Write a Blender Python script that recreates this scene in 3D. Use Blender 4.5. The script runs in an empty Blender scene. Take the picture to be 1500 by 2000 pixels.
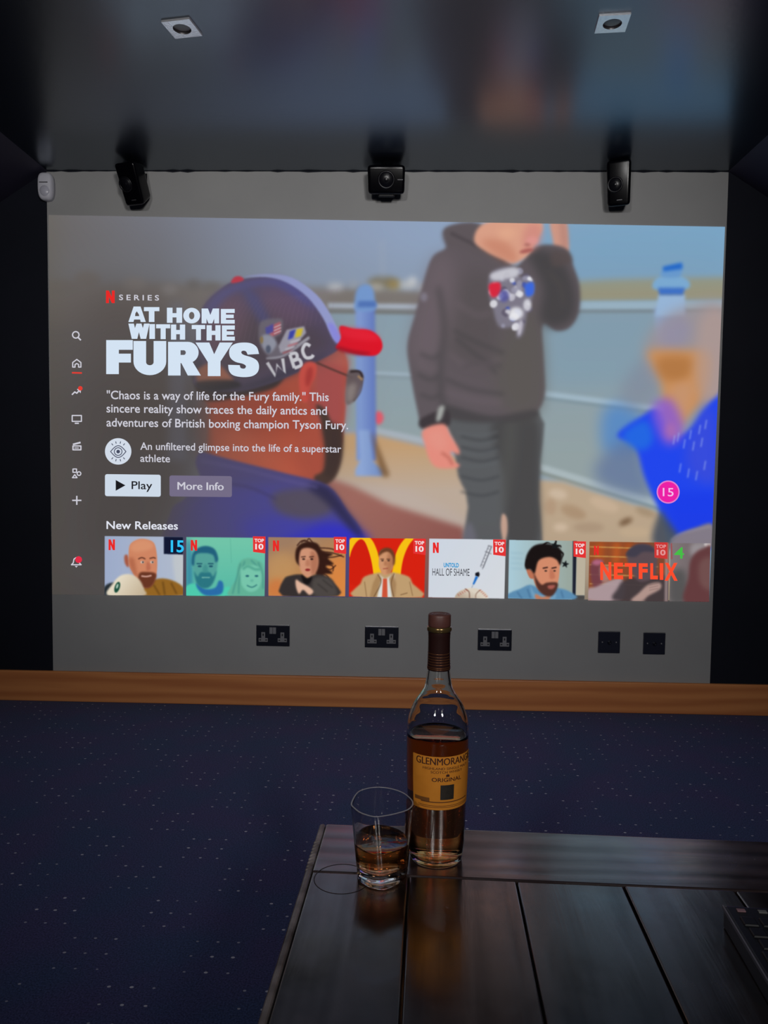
import bpy, bmesh, math, random
import numpy as np
from mathutils import Vector, Matrix
from mathutils.geometry import tessellate_polygon

S = bpy.context.scene
COL = S.collection

# ---------------------------------------------------------------- camera, world, lights, exposure
CAM = Vector((0.0, 0.0, 1.0756))
PITCH, YAW, ROLL = -0.057573, 0.02840927, 0.01175289
FPX = 1500.0                                            # focal length in pixels of the 1500 x 2000 frame
_fw = Vector((-math.sin(YAW) * math.cos(PITCH), math.cos(YAW) * math.cos(PITCH), math.sin(PITCH)))
_rt = Vector((math.cos(YAW), math.sin(YAW), 0)); _up = _rt.cross(_fw)
RT = _rt * math.cos(ROLL) + _up * math.sin(ROLL); UP = _up * math.cos(ROLL) - _rt * math.sin(ROLL)
cd = bpy.data.cameras.new('camera'); cam = bpy.data.objects.new('camera', cd); COL.objects.link(cam)
cd.sensor_fit = 'HORIZONTAL'; cd.sensor_width = 36; cd.lens = 36 * FPX / 1500; cd.clip_start = 0.02; cd.clip_end = 60
cam.matrix_world = Matrix(((RT.x, UP.x, -_fw.x, CAM.x), (RT.y, UP.y, -_fw.y, CAM.y), (RT.z, UP.z, -_fw.z, CAM.z), (0, 0, 0, 1)))
S.camera = cam

w = bpy.data.worlds.new('night'); S.world = w; w.use_nodes = True
w.node_tree.nodes['Background'].inputs['Color'].default_value = (0.02, 0.025, 0.04, 1)
w.node_tree.nodes['Background'].inputs['Strength'].default_value = 0.1

ld = bpy.data.lights.new('wall_top_spot', 'SPOT'); lo = bpy.data.objects.new('wall_top_spot', ld); COL.objects.link(lo)  # unseen spot brightening the top of the end wall
ld.energy = 120; ld.color = (1.0, 0.97, 0.94); ld.spot_size = math.radians(58); ld.spot_blend = 1.0; ld.shadow_soft_size = 0.3
lo.location = (0.5, -0.9, 1.9); lo.rotation_euler = (Vector((-0.35, 3.4, 2.3)) - lo.location).to_track_quat('-Z', 'Y').to_euler()

for k, x in enumerate((-0.62, 0.72)):                   # two lit downlights at the back of the room, tipped towards the end wall
    la = bpy.data.lights.new('rear_downlight', 'SPOT'); ra = bpy.data.objects.new('rear_downlight', la); COL.objects.link(ra)
    la.energy = 104; la.color = (1.0, 0.98, 0.97); la.spot_size = math.radians(70); la.spot_blend = 1.0; la.shadow_soft_size = 0.13
    ra.location = (x, -1.25, 2.0); ra.rotation_euler = (Vector((x * 0.6 - 0.1, 3.4, 1.2)) - ra.location).to_track_quat('-Z', 'Y').to_euler()

S.view_settings.view_transform = 'Standard'; S.view_settings.look = 'None'
S.view_settings.exposure = 0.0; S.view_settings.gamma = 1.0; S.view_settings.use_curve_mapping = False
S.cycles.use_denoising = True
S.cycles.max_bounces = 16; S.cycles.transmission_bounces = 14; S.cycles.diffuse_bounces = 4; S.cycles.glossy_bounces = 6
S.cycles.sample_clamp_indirect = 4.0

# ---------------------------------------------------------------- helpers
WALL_Y, CEIL_Z, TABLE_Z = 3.4, 2.357, 0.5846
def ray(px, py):
    return RT * ((px - 750) / FPX) + UP * ((1000 - py) / FPX) + _fw
def on_wall(px, py, off=0.0):
    d = ray(px, py); return CAM + d * ((WALL_Y - off) / d.y)
def on_level(px, py, z):
    d = ray(px, py); return CAM + d * ((z - CAM.z) / d.z)
def lin(c):
    return tuple(((v / 255) / 12.92 if v / 255 <= 0.04045 else ((v / 255 + 0.055) / 1.055) ** 2.4) for v in c)

def mat(name):
    m = bpy.data.materials.new(name); m.use_nodes = True
    return m, m.node_tree.nodes, m.node_tree.links, m.node_tree.nodes['Principled BSDF']
def plain(name, col, rough=0.5, metal=0.0, spec=0.5, coat=0.0):
    m, n, l, b = mat(name)
    b.inputs['Base Color'].default_value = (*col, 1); b.inputs['Roughness'].default_value = rough
    b.inputs['Metallic'].default_value = metal; b.inputs['Specular IOR Level'].default_value = spec; b.inputs['Coat Weight'].default_value = coat
    return m
def glow(name, srgb, strength=1.0):
    m = bpy.data.materials.new(name); m.use_nodes = True; n = m.node_tree.nodes; n.clear()
    e = n.new('ShaderNodeEmission'); o = n.new('ShaderNodeOutputMaterial')
    e.inputs['Color'].default_value = (*lin(srgb), 1); e.inputs['Strength'].default_value = strength
    m.node_tree.links.new(e.outputs[0], o.inputs[0]); m.cycles.emission_sampling = 'NONE'
    return m
def noisy(name, c1, c2, scale, rough=0.8, bump=0.0, stretch=(1, 1, 1), spec=0.5, detail=4.0, bscale=None, rough_var=0.0):
    """two close tones mixed by noise, with a little relief"""
    m, n, l, b = mat(name)
    tc = n.new('ShaderNodeTexCoord'); mp = n.new('ShaderNodeMapping'); mp.inputs['Scale'].default_value = stretch
    nz = n.new('ShaderNodeTexNoise'); nz.inputs['Scale'].default_value = scale; nz.inputs['Detail'].default_value = detail
    rp = n.new('ShaderNodeValToRGB'); rp.color_ramp.elements[0].position = 0.35; rp.color_ramp.elements[1].position = 0.65
    rp.color_ramp.elements[0].color = (*c1, 1); rp.color_ramp.elements[1].color = (*c2, 1)
    l.new(tc.outputs['Object'], mp.inputs[0]); l.new(mp.outputs[0], nz.inputs['Vector']); l.new(nz.outputs['Fac'], rp.inputs[0]); l.new(rp.outputs[0], b.inputs['Base Color'])
    b.inputs['Roughness'].default_value = rough; b.inputs['Specular IOR Level'].default_value = spec
    if bump:
        n2 = n.new('ShaderNodeTexNoise'); n2.inputs['Scale'].default_value = bscale or scale * 4; n2.inputs['Detail'].default_value = 3
        bp = n.new('ShaderNodeBump'); bp.inputs['Strength'].default_value = bump; bp.inputs['Distance'].default_value = 0.002
        l.new(mp.outputs[0], n2.inputs['Vector']); l.new(n2.outputs['Fac'], bp.inputs['Height']); l.new(bp.outputs[0], b.inputs['Normal'])
    if rough_var:
        mr = n.new('ShaderNodeMapRange'); mr.inputs['To Min'].default_value = rough - rough_var; mr.inputs['To Max'].default_value = rough + rough_var
        l.new(nz.outputs['Fac'], mr.inputs['Value']); l.new(mr.outputs[0], b.inputs['Roughness'])
    return m

def tag(o, label=None, cat=None, group=None, kind=None):
    for k, v in (('label', label), ('category', cat), ('group', group), ('kind', kind)):
        if v: o[k] = v
    return o
def link(name, me, m=None, parent=None, smooth=False):
    o = bpy.data.objects.new(name, me); COL.objects.link(o)
    for x in (m if isinstance(m, (list, tuple)) else [m]):
        if x: me.materials.append(x)
    if smooth:
        for p in me.polygons: p.use_smooth = True
    if parent: o.parent = parent
    return o
def empty(name, loc=(0, 0, 0), rot=(0, 0, 0)):
    o = bpy.data.objects.new(name, None); COL.objects.link(o); o.location = loc; o.rotation_euler = rot; o.empty_display_size = 0.05
    return o
def from_bm(name, bm, m=None, parent=None, smooth=False, weld=True):
    me = bpy.data.meshes.new(name)
    bmesh.ops.recalc_face_normals(bm, faces=bm.faces)
    bm.to_mesh(me); bm.free()
    return link(name, me, m, parent, smooth)
def soft(o, wd=0.003, seg=3, angle=35):
    b = o.modifiers.new('bevel', 'BEVEL'); b.width = wd; b.segments = seg; b.limit_method = 'ANGLE'; b.angle_limit = math.radians(angle); b.harden_normals = False
    return o
def box(bm, x0, x1, y0, y1, z0, z1, mi=0):
    v = [bm.verts.new(p) for p in ((x0, y0, z0), (x1, y0, z0), (x1, y1, z0), (x0, y1, z0), (x0, y0, z1), (x1, y0, z1), (x1, y1, z1), (x0, y1, z1))]
    for f in ((0, 3, 2, 1), (4, 5, 6, 7), (0, 1, 5, 4), (1, 2, 6, 5), (2, 3, 7, 6), (3, 0, 4, 7)):
        bm.faces.new([v[i] for i in f]).material_index = mi
    return v
def box_obj(name, x0, x1, y0, y1, z0, z1, m, parent=None, bev=0.0, seg=3):
    bm = bmesh.new(); box(bm, x0, x1, y0, y1, z0, z1); o = from_bm(name, bm, m, parent)
    if bev: soft(o, bev, seg)
    return o
def lathe(name, prof, m, parent=None, seg=96, closed=False, loc=(0, 0, 0)):
    """prof: (radius, height) pairs; radius 0 closes on the axis"""
    bm = bmesh.new(); rings = []
    for r, z in prof:
        if r < 1e-6: rings.append([bm.verts.new((0, 0, z))])
        else: rings.append([bm.verts.new((r * math.cos(2 * math.pi * k / seg), r * math.sin(2 * math.pi * k / seg), z)) for k in range(seg)])
    prs = list(zip(rings, rings[1:])) + ([(rings[-1], rings[0])] if closed else [])
    for a, b in prs:
        for k in range(seg):
            k2 = (k + 1) % seg
            if len(a) == 1 and len(b) == 1: continue
            if len(a) == 1: bm.faces.new((a[0], b[k], b[k2]))
            elif len(b) == 1: bm.faces.new((a[k], a[k2], b[0]))
            else: bm.faces.new((a[k], a[k2], b[k2], b[k]))
    o = from_bm(name, bm, m, parent, True); o.location = loc
    return o
def spline(pts, n=8):
    p = [Vector(q) for q in pts]; out = []
    for i in range(len(p) - 1):
        a, b, c, d = p[max(i - 1, 0)], p[i], p[i + 1], p[min(i + 2, len(p) - 1)]
        for k in range(n):
            t = k / n
            out.append(0.5 * (2 * b + (c - a) * t + (2 * a - 5 * b + 4 * c - d) * t * t + (3 * b - a - 3 * c + d) * t ** 3))
    out.append(p[-1]); return out

_text_cache = {}
def text_shape(s, bold=0.0):
    """flat outline of a line of text: points scaled to a unit box, triangles, width over height"""
    key = (s, bold)
    if bold and 'M' in s and key not in _text_cache:     # thicken by doubling sideways
        v, f = text_shape(s, 0.0); n = len(v); b = bold * 1.1
        _text_cache[key] = (np.concatenate([v + (-b, 0), v, v + (b, 0)]), f + [tuple(i + n for i in t) for t in f] + [tuple(i + 2 * n for i in t) for t in f])
    if key not in _text_cache:
        cu = bpy.data.curves.new('line', 'FONT'); cu.body = s; cu.offset = bold; cu.resolution_u = 4
        o = bpy.data.objects.new('line', cu); COL.objects.link(o)
        dg = bpy.context.evaluated_depsgraph_get(); me = bpy.data.meshes.new_from_object(o.evaluated_get(dg))
        me.calc_loop_triangles()
        v = np.array([q.co[:2] for q in me.vertices]); f = [tuple(t.vertices) for t in me.loop_triangles]
        bpy.data.objects.remove(o); bpy.data.curves.remove(cu); bpy.data.meshes.remove(me)
        _text_cache[key] = (v, f)
    return _text_cache[key]

# ---------------------------------------------------------------- the room
M_grey = noisy('grey_wall_paint', (0.35, 0.35, 0.352), (0.375, 0.375, 0.375), 3, rough=0.75, bump=0.06, bscale=90, spec=0.3)
M_navy = noisy('black_navy_wall_paint', (0.0042, 0.0056, 0.0125), (0.0055, 0.007, 0.0150), 4, rough=0.7, bump=0.05, bscale=90, spec=0.25)
M_ceil = noisy('black_ceiling_paint', (0.009, 0.0115, 0.019), (0.012, 0.015, 0.023), 2.2, rough=0.26, bump=0.08, bscale=55, spec=1.0, rough_var=0.03)
M_ceil.node_tree.nodes['Principled BSDF'].inputs['Specular Tint'].default_value = (0.74, 0.86, 1.0, 1)
M_ceil.node_tree.nodes['Principled BSDF'].inputs['IOR'].default_value = 1.9
M_slope = noisy('black_slope_paint', (0.026, 0.023, 0.046), (0.032, 0.029, 0.054), 3, rough=0.6, bump=0.05, bscale=60, spec=0.3)

def carpet():
    """dark navy pile with pale pin dots: 3 x 3 groups of dots in a chequer"""
    m, n, l, b = mat('navy_dotted_carpet')
    tc = n.new('ShaderNodeTexCoord'); sx = n.new('ShaderNodeSeparateXYZ'); l.new(tc.outputs['Object'], sx.inputs[0])
    def M(op, a, bb=None, c=None):
        q = n.new('ShaderNodeMath'); q.operation = op
        for i, v in enumerate((a, bb, c)):
            if v is None: continue
            if isinstance(v, (int, float)): q.inputs[i].default_value = v
            else: l.new(v, q.inputs[i])
        return q.outputs[0]
    px, py = 0.0468, 0.0527
    jn = n.new('ShaderNodeTexNoise'); jn.inputs['Scale'].default_value = 14; l.new(tc.outputs['Object'], jn.inputs['Vector'])
    js = n.new('ShaderNodeSeparateColor'); l.new(jn.outputs['Color'], js.inputs[0])
    u = M('ADD', M('DIVIDE', M('SUBTRACT', sx.outputs[0], -0.6925), px), M('MULTIPLY', M('SUBTRACT', js.outputs[0], 0.5), 0.09))
    v = M('ADD', M('DIVIDE', M('SUBTRACT', sx.outputs[1], 1.931), py), M('MULTIPLY', M('SUBTRACT', js.outputs[1], 0.5), 0.09))
    iu, iv = M('ROUND', u), M('ROUND', v)
    du, dv = M('MULTIPLY', M('SUBTRACT', u, iu), px), M('MULTIPLY', M('SUBTRACT', v, iv), py)
    dist = M('SQRT', M('ADD', M('MULTIPLY', M('MULTIPLY', du, du), 0.55), M('MULTIPLY', dv, dv)))
    bu, bv = M('FLOOR', M('DIVIDE', M('ADD', iu, 1.01), 3)), M('FLOOR', M('DIVIDE', M('ADD', iv, 1.01), 3))
    par = M('FLOORED_MODULO', M('ADD', bu, bv), 2)
    on = M('LESS_THAN', par, 0.5)
    wn = n.new('ShaderNodeTexWhiteNoise'); cb = n.new('ShaderNodeCombineXYZ'); l.new(iu, cb.inputs[0]); l.new(iv, cb.inputs[1]); l.new(cb.outputs[0], wn.inputs['Vector'])
    rad = M('MULTIPLY_ADD', wn.outputs['Value'], 0.0010, 0.0022)
    dot = M('MULTIPLY', M('MULTIPLY', on, M('LESS_THAN', dist, rad)), M('MULTIPLY_ADD', wn.outputs['Value'], 0.5, 0.5))
    pile = n.new('ShaderNodeTexNoise'); pile.inputs['Scale'].default_value = 260; pile.inputs['Detail'].default_value = 2; l.new(tc.outputs['Object'], pile.inputs['Vector'])
    big = n.new('ShaderNodeTexNoise'); big.inputs['Scale'].default_value = 5; big.inputs['Detail'].default_value = 3; l.new(tc.outputs['Object'], big.inputs['Vector'])
    wear = n.new('ShaderNodeValToRGB'); wear.color_ramp.elements[0].position = 0.36; wear.color_ramp.elements[1].position = 0.64
    wear.color_ramp.elements[0].color = (0.050, 0.078, 0.190, 1); wear.color_ramp.elements[1].color = (0.068, 0.070, 0.190, 1); l.new(big.outputs['Fac'], wear.inputs[0])
    sh = n.new('ShaderNodeMix'); sh.data_type = 'RGBA'; sh.blend_type = 'MULTIPLY'; sh.inputs[0].default_value = 1.0
    mr = n.new('ShaderNodeMapRange'); mr.inputs['From Min'].default_value = 0.3; mr.inputs['From Max'].default_value = 0.7; mr.inputs['To Min'].default_value = 0.55; mr.inputs['To Max'].default_value = 1.45
    l.new(pile.outputs['Fac'], mr.inputs['Value']); l.new(wear.outputs[0], sh.inputs[6]); l.new(mr.outputs[0], sh.inputs[7])
    mx = n.new('ShaderNodeMix'); mx.data_type = 'RGBA'; mx.inputs[7].default_value = (0.62, 0.64, 0.74, 1)
    l.new(dot, mx.inputs[0]); l.new(sh.outputs[2], mx.inputs[6]); l.new(mx.outputs[2], b.inputs['Base Color'])
    bp = n.new('ShaderNodeBump'); bp.inputs['Strength'].default_value = 0.5; bp.inputs['Distance'].default_value = 0.003
    l.new(pile.outputs['Fac'], bp.inputs['Height']); l.new(bp.outputs[0], b.inputs['Normal'])
    b.inputs['Roughness'].default_value = 0.95; b.inputs['Specular IOR Level'].default_value = 0.1; b.inputs['Sheen Weight'].default_value = 0.05
    return m
def pine():
    m, n, l, b = mat('stained_pine')
    tc = n.new('ShaderNodeTexCoord'); mp = n.new('ShaderNodeMapping'); mp.inputs['Scale'].default_value = (0.7, 4, 9)
    nz = n.new('ShaderNodeTexNoise'); nz.inputs['Scale'].default_value = 2.6; nz.inputs['Detail'].default_value = 6; nz.inputs['Distortion'].default_value = 0.8
    wv = n.new('ShaderNodeTexWave'); wv.bands_direction = 'Z'; wv.inputs['Scale'].default_value = 0.7; wv.inputs['Distortion'].default_value = 9; wv.inputs['Detail'].default_value = 3
    rp = n.new('ShaderNodeValToRGB'); rp.color_ramp.elements[0].color = (0.50, 0.155, 0.050, 1); rp.color_ramp.elements[1].color = (0.78, 0.31, 0.105, 1)
    mx = n.new('ShaderNodeMath'); mx.operation = 'MULTIPLY_ADD'; mx.inputs[1].default_value = 0.55
    hf = n.new('ShaderNodeMath'); hf.operation = 'MULTIPLY'; hf.inputs[1].default_value = 0.5
    l.new(tc.outputs['Object'], mp.inputs[0]); l.new(mp.outputs[0], nz.inputs['Vector']); l.new(mp.outputs[0], wv.inputs['Vector'])
    l.new(nz.outputs['Fac'], hf.inputs[0]); l.new(wv.outputs['Fac'], mx.inputs[0]); l.new(hf.outputs[0], mx.inputs[2]); l.new(mx.outputs[0], rp.inputs[0]); l.new(rp.outputs[0], b.inputs['Base Color'])
    b.inputs['Roughness'].default_value = 0.4
    return m

XL, XR = -1.59, 1.358                                   # where the flat ceiling meets the slopes
TAN = 0.64; XLO, XRO = -2.75, 2.55                      # outer ends of the slopes
ZL, ZR = CEIL_Z - TAN * (XL - XLO), CEIL_Z - TAN * (XRO - XR)
Y0 = -1.7
def prism(name, outline, y0, y1, m):
    bm = bmesh.new(); a = [bm.verts.new((x, y0, z)) for x, z in outline]; b = [bm.verts.new((x, y1, z)) for x, z in outline]
    bm.faces.new(a); bm.faces.new(b[::-1])
    for k in range(len(a)): bm.faces.new((a[k], b[k], b[(k + 1) % len(a)], a[(k + 1) % len(a)]))
    o = from_bm(name, bm, m); o['kind'] = 'structure'; return o
prism('floor', [(XLO, 0), (XRO, 0), (XRO, -0.1), (XLO, -0.1)], Y0, WALL_Y, carpet())
prism('ceiling', [(XL, CEIL_Z), (XR, CEIL_Z), (XR, CEIL_Z + 0.1), (XL, CEIL_Z + 0.1)], Y0, WALL_Y, M_ceil)
prism('ceiling_slope_left', [(XLO, ZL), (XL, CEIL_Z), (XL, CEIL_Z + 0.1), (XLO, ZL + 0.1)], Y0, WALL_Y, M_slope)
prism('ceiling_slope_right', [(XR, CEIL_Z), (XRO, ZR), (XRO, ZR + 0.1), (XR, CEIL_Z + 0.1)], Y0, WALL_Y, M_slope)
prism('wall_left', [(XLO - 0.1, -0.1), (XLO, -0.1), (XLO, ZL + 0.1), (XLO - 0.1, ZL + 0.1)], Y0, WALL_Y, M_navy)
prism('wall_right', [(XRO, -0.1), (XRO + 0.1, -0.1), (XRO + 0.1, ZR + 0.1), (XRO, ZR + 0.1)], Y0, WALL_Y, M_navy)
prism('wall_rear', [(XLO - 0.1, -0.1), (XRO + 0.1, -0.1), (XRO + 0.1, ZR), (XR, CEIL_Z + 0.1), (XL, CEIL_Z + 0.1), (XLO - 0.1, ZL)], Y0 - 0.1, Y0, M_navy)

def gable():
    """end wall: near black, with a light grey panel painted on it from the skirting to the ceiling"""
    rnd = random.Random(5); bm = bmesh.new(); Y = WALL_Y
    def face(pts, mi):
        f = bm.faces.new([bm.verts.new((x, Y, z)) for x, z in pts]); f.material_index = mi
        if f.normal.y > 0: f.normal_flip()
    gl, gr, gb = -1.593, 1.359, 0.10
    n = 90; xs = [gl + (gr - gl) * k / n for k in range(n + 1)]; tops = [CEIL_Z - 0.002 - 0.0026 * abs(rnd.gauss(0, 1)) * (0.4 + 0.6 * rnd.random()) for _ in xs]
    face([(x, z) for x, z in zip(xs, tops)] + [(gr, gb), (gl, gb)], 0)
    face([(gl, CEIL_Z + 0.05), (gr, CEIL_Z + 0.05)] + [(x, z) for x, z in zip(xs[::-1], tops[::-1])], 1)
    face([(gl, gb), (gr, gb), (gr, -0.1), (gl, -0.1)], 1)
    face([(XLO - .1, -0.1), (gl, -0.1), (gl, CEIL_Z + 0.05), (XLO - .1, ZL + 0.05)], 1)
    face([(gr, -0.1), (XRO + .1, -0.1), (XRO + .1, ZR + 0.05), (gr, CEIL_Z + 0.05)], 1)
    v = box(bm, XLO - .1, XRO + .1, Y + 0.001, Y + 0.1, -0.1, CEIL_Z + 0.1, 1)
    me = bpy.data.meshes.new('wall_back'); bm.to_mesh(me); bm.free()
    o = link('wall_back', me, [M_grey, M_navy]); o['kind'] = 'structure'
gable()
sk = box_obj('baseboard_back', XLO, XRO, WALL_Y - 0.018, WALL_Y, 0, 0.139, pine(), bev=0.005); sk['kind'] = 'structure'

# ---------------------------------------------------------------- the picture thrown on the wall (drawn here, point by point)
PIC_PX = [(95, 420), (1416, 443), (1385, 1173), (102, 1161)]     # corners of the picture, clockwise from top left
CW, CH = 1980, 1110
def homography(src, dst):
    A, b = [], []
    for (x, y), (u, v) in zip(src, dst):
        A.append([x, y, 1, 0, 0, 0, -u * x, -u * y]); b.append(u)
        A.append([0, 0, 0, x, y, 1, -v * x, -v * y]); b.append(v)
    h = np.linalg.solve(np.array(A, float), np.array(b, float))
    return np.append(h, 1).reshape(3, 3)
H_PIC = homography(PIC_PX, [(0, 0), (CW, 0), (CW, CH), (0, CH)])
H_INV = np.linalg.inv(H_PIC)
def to_canvas(p):
    p = np.asarray(p, float).reshape(-1, 2)
    q = np.c_[p, np.ones(len(p))] @ H_PIC.T
    return q[:, :2] / q[:, 2:]
def from_canvas(p):
    p = np.asarray(p, float).reshape(-1, 2)
    q = np.c_[p, np.ones(len(p))] @ H_INV.T
    return q[:, :2] / q[:, 2:]
CS = 1.5
rng = np.random.default_rng(7)
CV = np.zeros((CH, CW, 3), np.float32)
def smooth_loop(p, n=6, closed=True):
    p = np.asarray(p, float); m = len(p); out = []
    for i in range(m if closed else m - 1):
        if closed: a, b, c, d = p[(i - 1) % m], p[i], p[(i + 1) % m], p[(i + 2) % m]
        else: a, b, c, d = p[max(i - 1, 0)], p[i], p[i + 1], p[min(i + 2, m - 1)]
        for t in np.arange(n) / n:
            out.append(0.5 * (2 * b + (c - a) * t + (2 * a - 5 * b + 4 * c - d) * t * t + (3 * b - a - 3 * c + d) * t ** 3))
    if not closed: out.append(p[-1])
    return np.array(out)
def box_blur(a, r):
    for ax in (0, 1):
        n = a.shape[ax]
        pad = [(0, 0)] * a.ndim; pad[ax] = (r + 1, r)
        c = np.cumsum(np.pad(a, pad, mode='edge'), axis=ax, dtype=np.float64)
        hi = np.take(c, np.arange(2 * r + 1, 2 * r + 1 + n), axis=ax); lo = np.take(c, np.arange(0, n), axis=ax)
        a = ((hi - lo) / (2 * r + 1)).astype(np.float32)
    return a
def blur(a, s):
    if s < 0.4: return a
    r = max(1, int(round(s)))
    for _ in range(3): a = box_blur(a, r)
    return a
def fill_mask(pts, x0, y0, w, h, ss=2):
    m = np.zeros((h * ss, w), np.float32)
    q = np.roll(pts, -1, 0)
    for j in range(h * ss):
        y = y0 + (j + 0.5) / ss
        k = (pts[:, 1] > y) != (q[:, 1] > y)
        if not k.any(): continue
        a, b = pts[k], q[k]
        xs = np.sort(a[:, 0] + (y - a[:, 1]) * (b[:, 0] - a[:, 0]) / (b[:, 1] - a[:, 1])) - x0
        for l, r in zip(xs[0::2], xs[1::2]):
            l, r = max(l, 0), min(r, w)
            if r <= l: continue
            il, ir = int(l), int(min(r, w - 1e-6))
            if il == ir: m[j, il] += r - l
            else:
                m[j, il] += il + 1 - l; m[j, ir] += r - ir; m[j, il + 1:ir] += 1
    return m.reshape(h, ss, w).mean(1)
def comp(mask, x0, y0, col, alpha=1.0, tex=0.0, col2=None, g=None):
    h, w = mask.shape
    X0, Y0, X1, Y1 = max(x0, 0), max(y0, 0), min(x0 + w, CW), min(y0 + h, CH)
    if X1 <= X0 or Y1 <= Y0: return
    m = (mask[Y0 - y0:Y1 - y0, X0 - x0:X1 - x0] * alpha)[..., None]
    c = np.array(col, np.float32) * np.ones((Y1 - Y0, X1 - X0, 1), np.float32)
    if col2 is not None:
        (ax, ay), (bx, by) = to_canvas(g)
        yy, xx = np.mgrid[Y0:Y1, X0:X1]
        t = ((xx - ax) * (bx - ax) + (yy - ay) * (by - ay)) / ((bx - ax) ** 2 + (by - ay) ** 2)
        t = np.clip(t, 0, 1)[..., None].astype(np.float32)
        c = c * (1 - t) + np.array(col2, np.float32) * t
    if tex:
        n = blur(rng.standard_normal((Y1 - Y0, X1 - X0)).astype(np.float32), 3); n /= n.std() + 1e-6
        c = c + (n * tex)[..., None]
    CV[Y0:Y1, X0:X1] = CV[Y0:Y1, X0:X1] * (1 - m) + c * m
def P(pts, col, s=1.0, alpha=1.0, n=6, **k):
    """filled outline in photo pixels; s = softness in pixels; n = 0 keeps straight sides"""
    p = np.asarray(pts, float)
    if n: p = smooth_loop(p, n)
    p = to_canvas(p); s *= CS; pad = int(3 * s + 3)
    x0, y0 = np.floor(p.min(0)).astype(int) - pad; x1, y1 = np.ceil(p.max(0)).astype(int) + pad
    x0, y0, x1, y1 = max(x0, -200), max(y0, -200), min(x1, CW + 200), min(y1, CH + 200)
    comp(blur(fill_mask(p, x0, y0, x1 - x0, y1 - y0), s), x0, y0, col, alpha, **k)
def E(cx, cy, rx, ry, col, s=1.0, alpha=1.0, rot=0, **k):
    t = np.linspace(0, 2 * np.pi, 40, endpoint=False); c, d = np.cos(np.radians(rot)), np.sin(np.radians(rot))
    x, y = rx * np.cos(t), ry * np.sin(t)
    P(np.c_[cx + x * c - y * d, cy + x * d + y * c], col, s, alpha, 0, **k)
def L(pts, wd, col, s=0.8, alpha=1.0, n=5, **k):
    """a stroke of width wd (a number, or one per point)"""
    p = np.asarray(pts, float); w = np.broadcast_to(np.asarray(wd, float), (len(p),))
    q = np.c_[p, w]
    if n and len(p) > 2: q = smooth_loop(q, n, False)
    d = np.gradient(q[:, :2], axis=0); d /= np.linalg.norm(d, axis=1)[:, None] + 1e-9
    nn = np.c_[-d[:, 1], d[:, 0]] * q[:, 2:] / 2
    P(np.r_[q[:, :2] + nn, (q[:, :2] - nn)[::-1]], col, s, alpha, 0, **k)

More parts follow.
